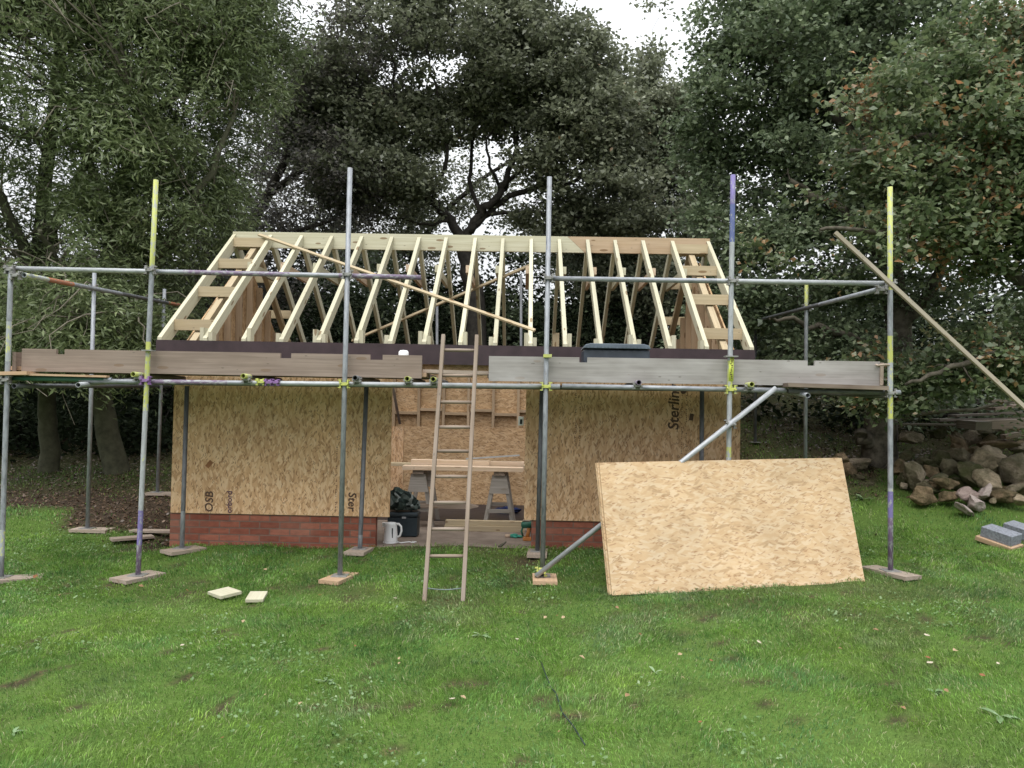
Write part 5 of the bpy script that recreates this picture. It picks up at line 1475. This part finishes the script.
# dark twiggy tree left of the middle
b3 = A(215, 440, 17.5); b3.z = gz(b3.x, b3.y) - 0.2
tree('thorn_tree', 'dark purplish twiggy tree behind the left end of the ridge', 'tree', b3,
     [([b3, A(225, 330, 17.5), A(250, 230, 17.3), A(290, 150, 17.2), A(305, 70, 17.2)], 0.24, 0.04), ([A(232, 300, 17.5), A(190, 210, 17), A(200, 130, 17)], 0.12, 0.03), ([A(262, 200, 17.3), A(330, 150, 17), A(370, 150, 17)], 0.10, 0.03), ([A(240, 260, 17.4), A(300, 230, 16.8), A(350, 215, 16.8)], 0.09, 0.02)],
     [blob(270, 190, 17.2, 110, 75, w_=0.9), blob(230, 270, 17.0, 90, 60), blob(300, 60, 17.4, 110, 90, w_=0.9), blob(180, 330, 17.2, 90, 70, w_=1.1)],
     'lf_purple', 'bark_dark', 125, 66, 0.20, 0.09, 0.5, 0.45, 0.5, 4, 0.1, 0.6, 0.7, 0.3, twig=0.016)
# the middle oak
b4 = A(478, 440, 18.0); b4.z = gz(b4.x, b4.y) - 0.2
O = lambda x, y, Y=18.0: A(x, y, Y)
tree('oak_tree', 'spreading oak with forked dark limbs behind the middle of the roof', 'tree', b4,
     [([b4, O(476, 320), O(470, 272), O(462, 236)], 0.26, 0.19),
      ([O(463, 240), O(446, 216), O(424, 196, 17.8), O(398, 180, 17.5), O(374, 160, 17.3), O(352, 146, 17.2), O(325, 138, 17.0)], 0.125, 0.03),
      ([O(463, 240), O(478, 216), O(496, 196, 17.8), O(508, 176, 17.7), O(516, 140, 17.7), O(520, 80, 17.6), O(524, 20, 17.6)], 0.115, 0.03),
      ([O(470, 232), O(496, 206, 18), O(530, 190, 17.6), O(566, 184, 17.3), O(600, 170, 17.2), O(632, 160, 17.2)], 0.095, 0.025),
      ([O(500, 192), O(524, 166, 17.5), O(548, 140, 17.4), O(556, 105, 17.4)], 0.06, 0.02),
      ([O(430, 200, 17.8), O(446, 160, 17.4), O(440, 110, 17.3), O(426, 50, 17.3)], 0.065, 0.02), ([O(478, 214), O(470, 170, 18), O(476, 110, 18.2), O(470, 40, 18)], 0.06, 0.02),
      ([O(400, 182, 17.5), O(392, 140, 17.2), O(396, 80, 17.2), O(380, 20, 17.2)], 0.06, 0.02), ([O(560, 186, 17.4), O(590, 150, 17.2), O(606, 105, 17.2)], 0.05, 0.015), ([O(488, 214), O(540, 212, 17.4), O(590, 218, 17.2), O(625, 212, 17)], 0.055, 0.015),
      ([O(412, 188, 17.6), O(380, 196, 17.2), O(345, 190, 17), O(318, 196, 16.9)], 0.05, 0.015), ([O(448, 220, 17.9), O(425, 225, 17.5), O(390, 218, 17.2)], 0.045, 0.015), ([O(500, 190), O(486, 150, 17.4), O(500, 110, 17.3)], 0.045, 0.015), ([O(362, 152, 17.3), O(352, 110, 17.1), O(340, 60, 17)], 0.05, 0.015)],
     [blob(440, 60, 17.6, 130, 75), blob(360, 90, 17.2, 80, 65), blob(535, 75, 17.4, 85, 62), blob(470, -5, 17.6, 120, 55), blob(590, 130, 17.2, 70, 50), blob(360, 175, 17.0, 75, 38), blob(610, 200, 17.2, 75, 40), blob(545, 160, 17.0, 40, 24, w_=0.6), blob(400, -70, 17.6, 150, 70), blob(395, 200, 17.6, 60, 26, w_=0.5), blob(420, 125, 17.4, 60, 30, w_=0.6), blob(500, 110, 17.4, 60, 30, w_=0.6), blob(330, 130, 17.6, 60, 50), blob(570, 222, 17.6, 60, 24, w_=0.9), blob(585, 60, 17.4, 40, 40, w_=0.7)],
     'lf_oak', 'bark_dark', 230, 46, 0.165, 0.115, 0.62, 0.465, 0.6, 5, 0.05, 0.7, 0.6, 0.4, twig=0.014, fine=0.485)
bx = A(430, 440, 22.0); bx.z = gz(bx.x, bx.y) - 0.2
tree('oak_tree', 'farther oak glimpsed between the limbs of the middle oak', 'tree', bx,
     [([bx, A(420, 320, 22), A(410, 220, 22), A(420, 120, 22)], 0.2, 0.05), ([A(412, 250, 22), A(480, 180, 22), A(540, 150, 22)], 0.1, 0.03)],
     [blob(400, 190, 22, 80, 50), blob(520, 200, 22, 70, 35, w_=0.6), blob(470, 130, 22.5, 70, 35, w_=0.5), blob(350, 240, 22, 70, 45), blob(560, 250, 22, 70, 35), blob(450, 250, 22, 70, 30, w_=0.9), blob(640, 220, 22, 90, 50), blob(700, 260, 21.5, 60, 60), blob(320, 150, 22, 70, 80), blob(560, 110, 22, 60, 50, w_=0.8)],
     'lf_oak', 'bark_dark', 60, 80, 0.26, 0.11, 0.6, 0.475, 0.5, 15, 0.05, 0.7, 0.6, 0.3, twig=0.016)
# slimmer oak right of the middle, top in the sky gap
b5 = A(640, 430, 19.0); b5.z = gz(b5.x, b5.y) - 0.2
O = lambda x, y, Y=19.0: A(x, y, Y)
tree('oak_tree', 'looser young oak right of the roof middle whose top stands against white sky', 'tree', b5,
     [([b5, O(645, 300), O(640, 220), O(640, 140), O(643, 85)], 0.2, 0.03), ([O(642, 240), O(610, 190), O(600, 160)], 0.08, 0.02), ([O(641, 180), O(670, 130), O(680, 90)], 0.08, 0.02)],
     [blob(632, 62, 19, 55, 50), blob(672, 52, 18.8, 42, 45), blob(600, 60, 19, 38, 45), blob(655, 30, 19, 34, 26, w_=0.8), blob(625, 110, 19, 80, 50), blob(625, 120, 19, 55, 45, w_=1.0), blob(665, 130, 19, 40, 50, w_=0.9), blob(610, 235, 18.8, 60, 35, w_=0.9), blob(640, 280, 18.8, 70, 40), blob(690, 200, 18.8, 35, 40, w_=0.8), blob(595, 95, 19, 40, 40, w_=0.8), blob(685, 80, 18.8, 38, 50, w_=0.8), blob(640, 165, 18.8, 80, 35, w_=0.8), blob(640, 60, 19, 28, 34, w_=1.3)],
     'lf_oak', 'bark_dark', 185, 46, 0.19, 0.11, 0.6, 0.43, 0.5, 6, 0.05, 0.7, 0.6, 0.4, twig=0.018)
# big dark oak on the right
b6 = A(882, 492, 11.9); b6.z = gz(b6.x, b6.y) - 0.1
O = lambda x, y, Y=12.2: A(x, y, Y)
tree('oak_tree', 'big dark oak whose thick trunk leans behind the yellow and purple upright', 'tree', b6,
     [([b6, A(878, 450, 11.9), A(886, 400, 12), O(900, 330, 12.3), O(880, 220, 12.6), O(850, 110, 12.8), O(840, 10, 12.9), O(840, -80, 13)], 0.29, 0.10),
      ([A(878, 452, 11.9), A(868, 440, 11.8), A(861, 436, 11.7)], 0.11, 0.09),
      ([O(896, 345), O(940, 270, 12), O(960, 190, 11.8)], 0.12, 0.03), ([O(890, 270, 12.5), O(840, 210, 12.1), O(790, 180, 12)], 0.12, 0.03), ([O(898, 350), O(850, 335, 11.8), O(800, 325, 11.6), O(770, 318, 11.5)], 0.08, 0.02),
      ([O(862, 150, 12.7), O(800, 80, 12.6), O(750, 40, 12.6)], 0.11, 0.03), ([O(845, 60, 12.8), O(900, 10, 12.6), O(940, -40, 12.6)], 0.10, 0.03)],
     [blob(785, 70, 13, 92, 90), blob(735, 20, 13.2, 45, 50, w_=0.8), blob(720, 120, 13.2, 45, 50, w_=0.8), blob(760, 190, 12.9, 75, 75), blob(880, 30, 13, 120, 80), blob(850, 140, 12.6, 100, 80), blob(780, 270, 12.6, 70, 55), blob(830, -50, 13, 115, 80), blob(900, 240, 12.4, 90, 70, w_=0.9), blob(740, 330, 13.0, 60, 50, w_=0.9), blob(830, 355, 12.2, 70, 35, w_=0.9), blob(960, 130, 12.8, 90, 90)],
     'lf_oak_green', 'bark', 260, 50, 0.16, 0.094, 0.62, 0.435, 0.55, 7, 0.05, 0.7, 0.6, 0.45, twig=0.02)
# near oak at the right edge, leaves turning
b7 = A(1090, 470, 10.6); b7.z = gz(b7.x, b7.y) - 0.1
O = lambda x, y, Y=10.2: A(x, y, Y)
tree('oak_tree', 'near oak at the right edge with leaves turning orange and brown', 'tree', b7,
     [([b7, A(1085, 360, 10.5), A(1070, 240, 10.4), A(1060, 120, 10.3), A(1050, 0, 10.3)], 0.24, 0.08),
      ([A(1082, 340, 10.5), O(1010, 270), O(950, 240, 9.8), O(890, 235, 9.6), O(820, 230, 9.5)], 0.10, 0.02), ([A(1072, 250, 10.4), O(1000, 170), O(930, 140, 9.9), O(850, 150, 9.8)], 0.10, 0.02), ([A(1062, 150, 10.3), O(1000, 90), O(940, 60, 10)], 0.09, 0.02),
      ([A(1084, 370, 10.5), O(1010, 350, 10), O(950, 370, 9.9), O(905, 385, 9.9)], 0.07, 0.02)],
     [blob(930, 130, 9.9, 105, 70, w_=0.9), blob(840, 190, 9.7, 80, 60, w_=0.8), blob(990, 210, 10, 90, 70), blob(880, 245, 9.6, 75, 45, w_=0.7), blob(1010, 60, 10.2, 90, 60, w_=0.9), blob(790, 250, 9.9, 45, 45, w_=0.5), blob(965, 360, 10.2, 80, 38, w_=0.9), blob(1050, 350, 10.2, 50, 70, w_=0.8), blob(885, 396, 10.6, 40, 20, w_=0.9), blob(905, 360, 10.4, 55, 40, w_=0.8), blob(1060, 150, 10.2, 80, 130)],
     'lf_autumn', 'bark', 330, 46, 0.15, 0.095, 0.60, 0.44, 0.7, 8, 0.08, 0.7, 0.6, 0.4, twig=0.016)

# shrubs: far row closing the view behind the shed
def shrub(label, base, blobs, leaf, dens, per, spread, size, seed, thresh=0.38, group='shrubs behind the shed', aspect=0.55, every=2):
    base = Vector(base); base.z = gz(base.x, base.y) - 0.1
    limbs = []
    for i, (c, r_, w_) in enumerate(blobs):
        c = Vector(c); limbs.append(([base + Vector((0.1 * i - 0.1, 0, 0)), base.lerp(c, 0.5) + Vector((0, 0, 0.15)), c], 0.06, 0.02))
    return tree('shrub', label, 'shrub', base, limbs, blobs, leaf, 'bark_dark', dens, per, spread, size, aspect, thresh, 0.6, seed, 0.05, 0.7, 0.6, 0.3, 0.015, group, every)
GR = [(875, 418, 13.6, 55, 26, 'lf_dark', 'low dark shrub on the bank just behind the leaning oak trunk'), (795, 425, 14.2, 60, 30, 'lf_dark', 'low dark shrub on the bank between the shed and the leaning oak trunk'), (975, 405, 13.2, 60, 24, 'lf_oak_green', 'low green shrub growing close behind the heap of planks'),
      (20, 425, 15.0, 75, 45, 'lf_dark', 'added dark shrub deepening the shade just behind the leftmost trunk'), (160, 430, 15.2, 60, 45, 'lf_dark', 'added dark shrub deepening the shade between the leaning trunk and the shed'),  # both shrubs put in to darken the shade under the left trees
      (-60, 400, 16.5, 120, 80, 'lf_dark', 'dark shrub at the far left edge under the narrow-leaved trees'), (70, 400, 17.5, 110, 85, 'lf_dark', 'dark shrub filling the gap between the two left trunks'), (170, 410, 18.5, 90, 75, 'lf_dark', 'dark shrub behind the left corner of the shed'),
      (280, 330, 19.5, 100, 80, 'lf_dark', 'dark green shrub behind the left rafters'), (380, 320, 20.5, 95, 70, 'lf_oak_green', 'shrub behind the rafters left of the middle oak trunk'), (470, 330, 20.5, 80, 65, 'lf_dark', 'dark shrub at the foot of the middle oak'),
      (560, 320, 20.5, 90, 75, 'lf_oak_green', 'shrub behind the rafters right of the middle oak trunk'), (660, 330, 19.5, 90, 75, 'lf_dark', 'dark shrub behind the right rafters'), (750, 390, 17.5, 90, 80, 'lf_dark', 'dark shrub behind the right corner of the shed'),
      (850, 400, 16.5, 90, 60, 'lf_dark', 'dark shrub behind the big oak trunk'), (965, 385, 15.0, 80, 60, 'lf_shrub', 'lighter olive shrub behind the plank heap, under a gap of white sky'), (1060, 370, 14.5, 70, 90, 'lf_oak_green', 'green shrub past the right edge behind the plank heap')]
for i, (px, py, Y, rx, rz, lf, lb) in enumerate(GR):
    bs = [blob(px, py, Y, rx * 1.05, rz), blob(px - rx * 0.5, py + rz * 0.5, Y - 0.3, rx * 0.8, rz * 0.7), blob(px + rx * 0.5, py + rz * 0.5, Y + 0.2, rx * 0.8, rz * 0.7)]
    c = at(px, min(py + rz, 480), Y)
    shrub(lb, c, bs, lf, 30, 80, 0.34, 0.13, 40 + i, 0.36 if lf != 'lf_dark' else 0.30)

# the wood beyond: one far mass
cs = []
g = np.random.default_rng(5)
n = 5200
x = g.uniform(-26, 26, n); y = g.uniform(22, 31, n); top = 3.2 + 2.6 * fbm(x * 0.25, y * 0 + 3.3, 3)
z = g.uniform(-0.2, 1, n) * top
cs = np.stack([x, y, z + 0.8], -1)
v = leaf_cloud(cs, 34, 0.5, 0.24, 0.6, 77)
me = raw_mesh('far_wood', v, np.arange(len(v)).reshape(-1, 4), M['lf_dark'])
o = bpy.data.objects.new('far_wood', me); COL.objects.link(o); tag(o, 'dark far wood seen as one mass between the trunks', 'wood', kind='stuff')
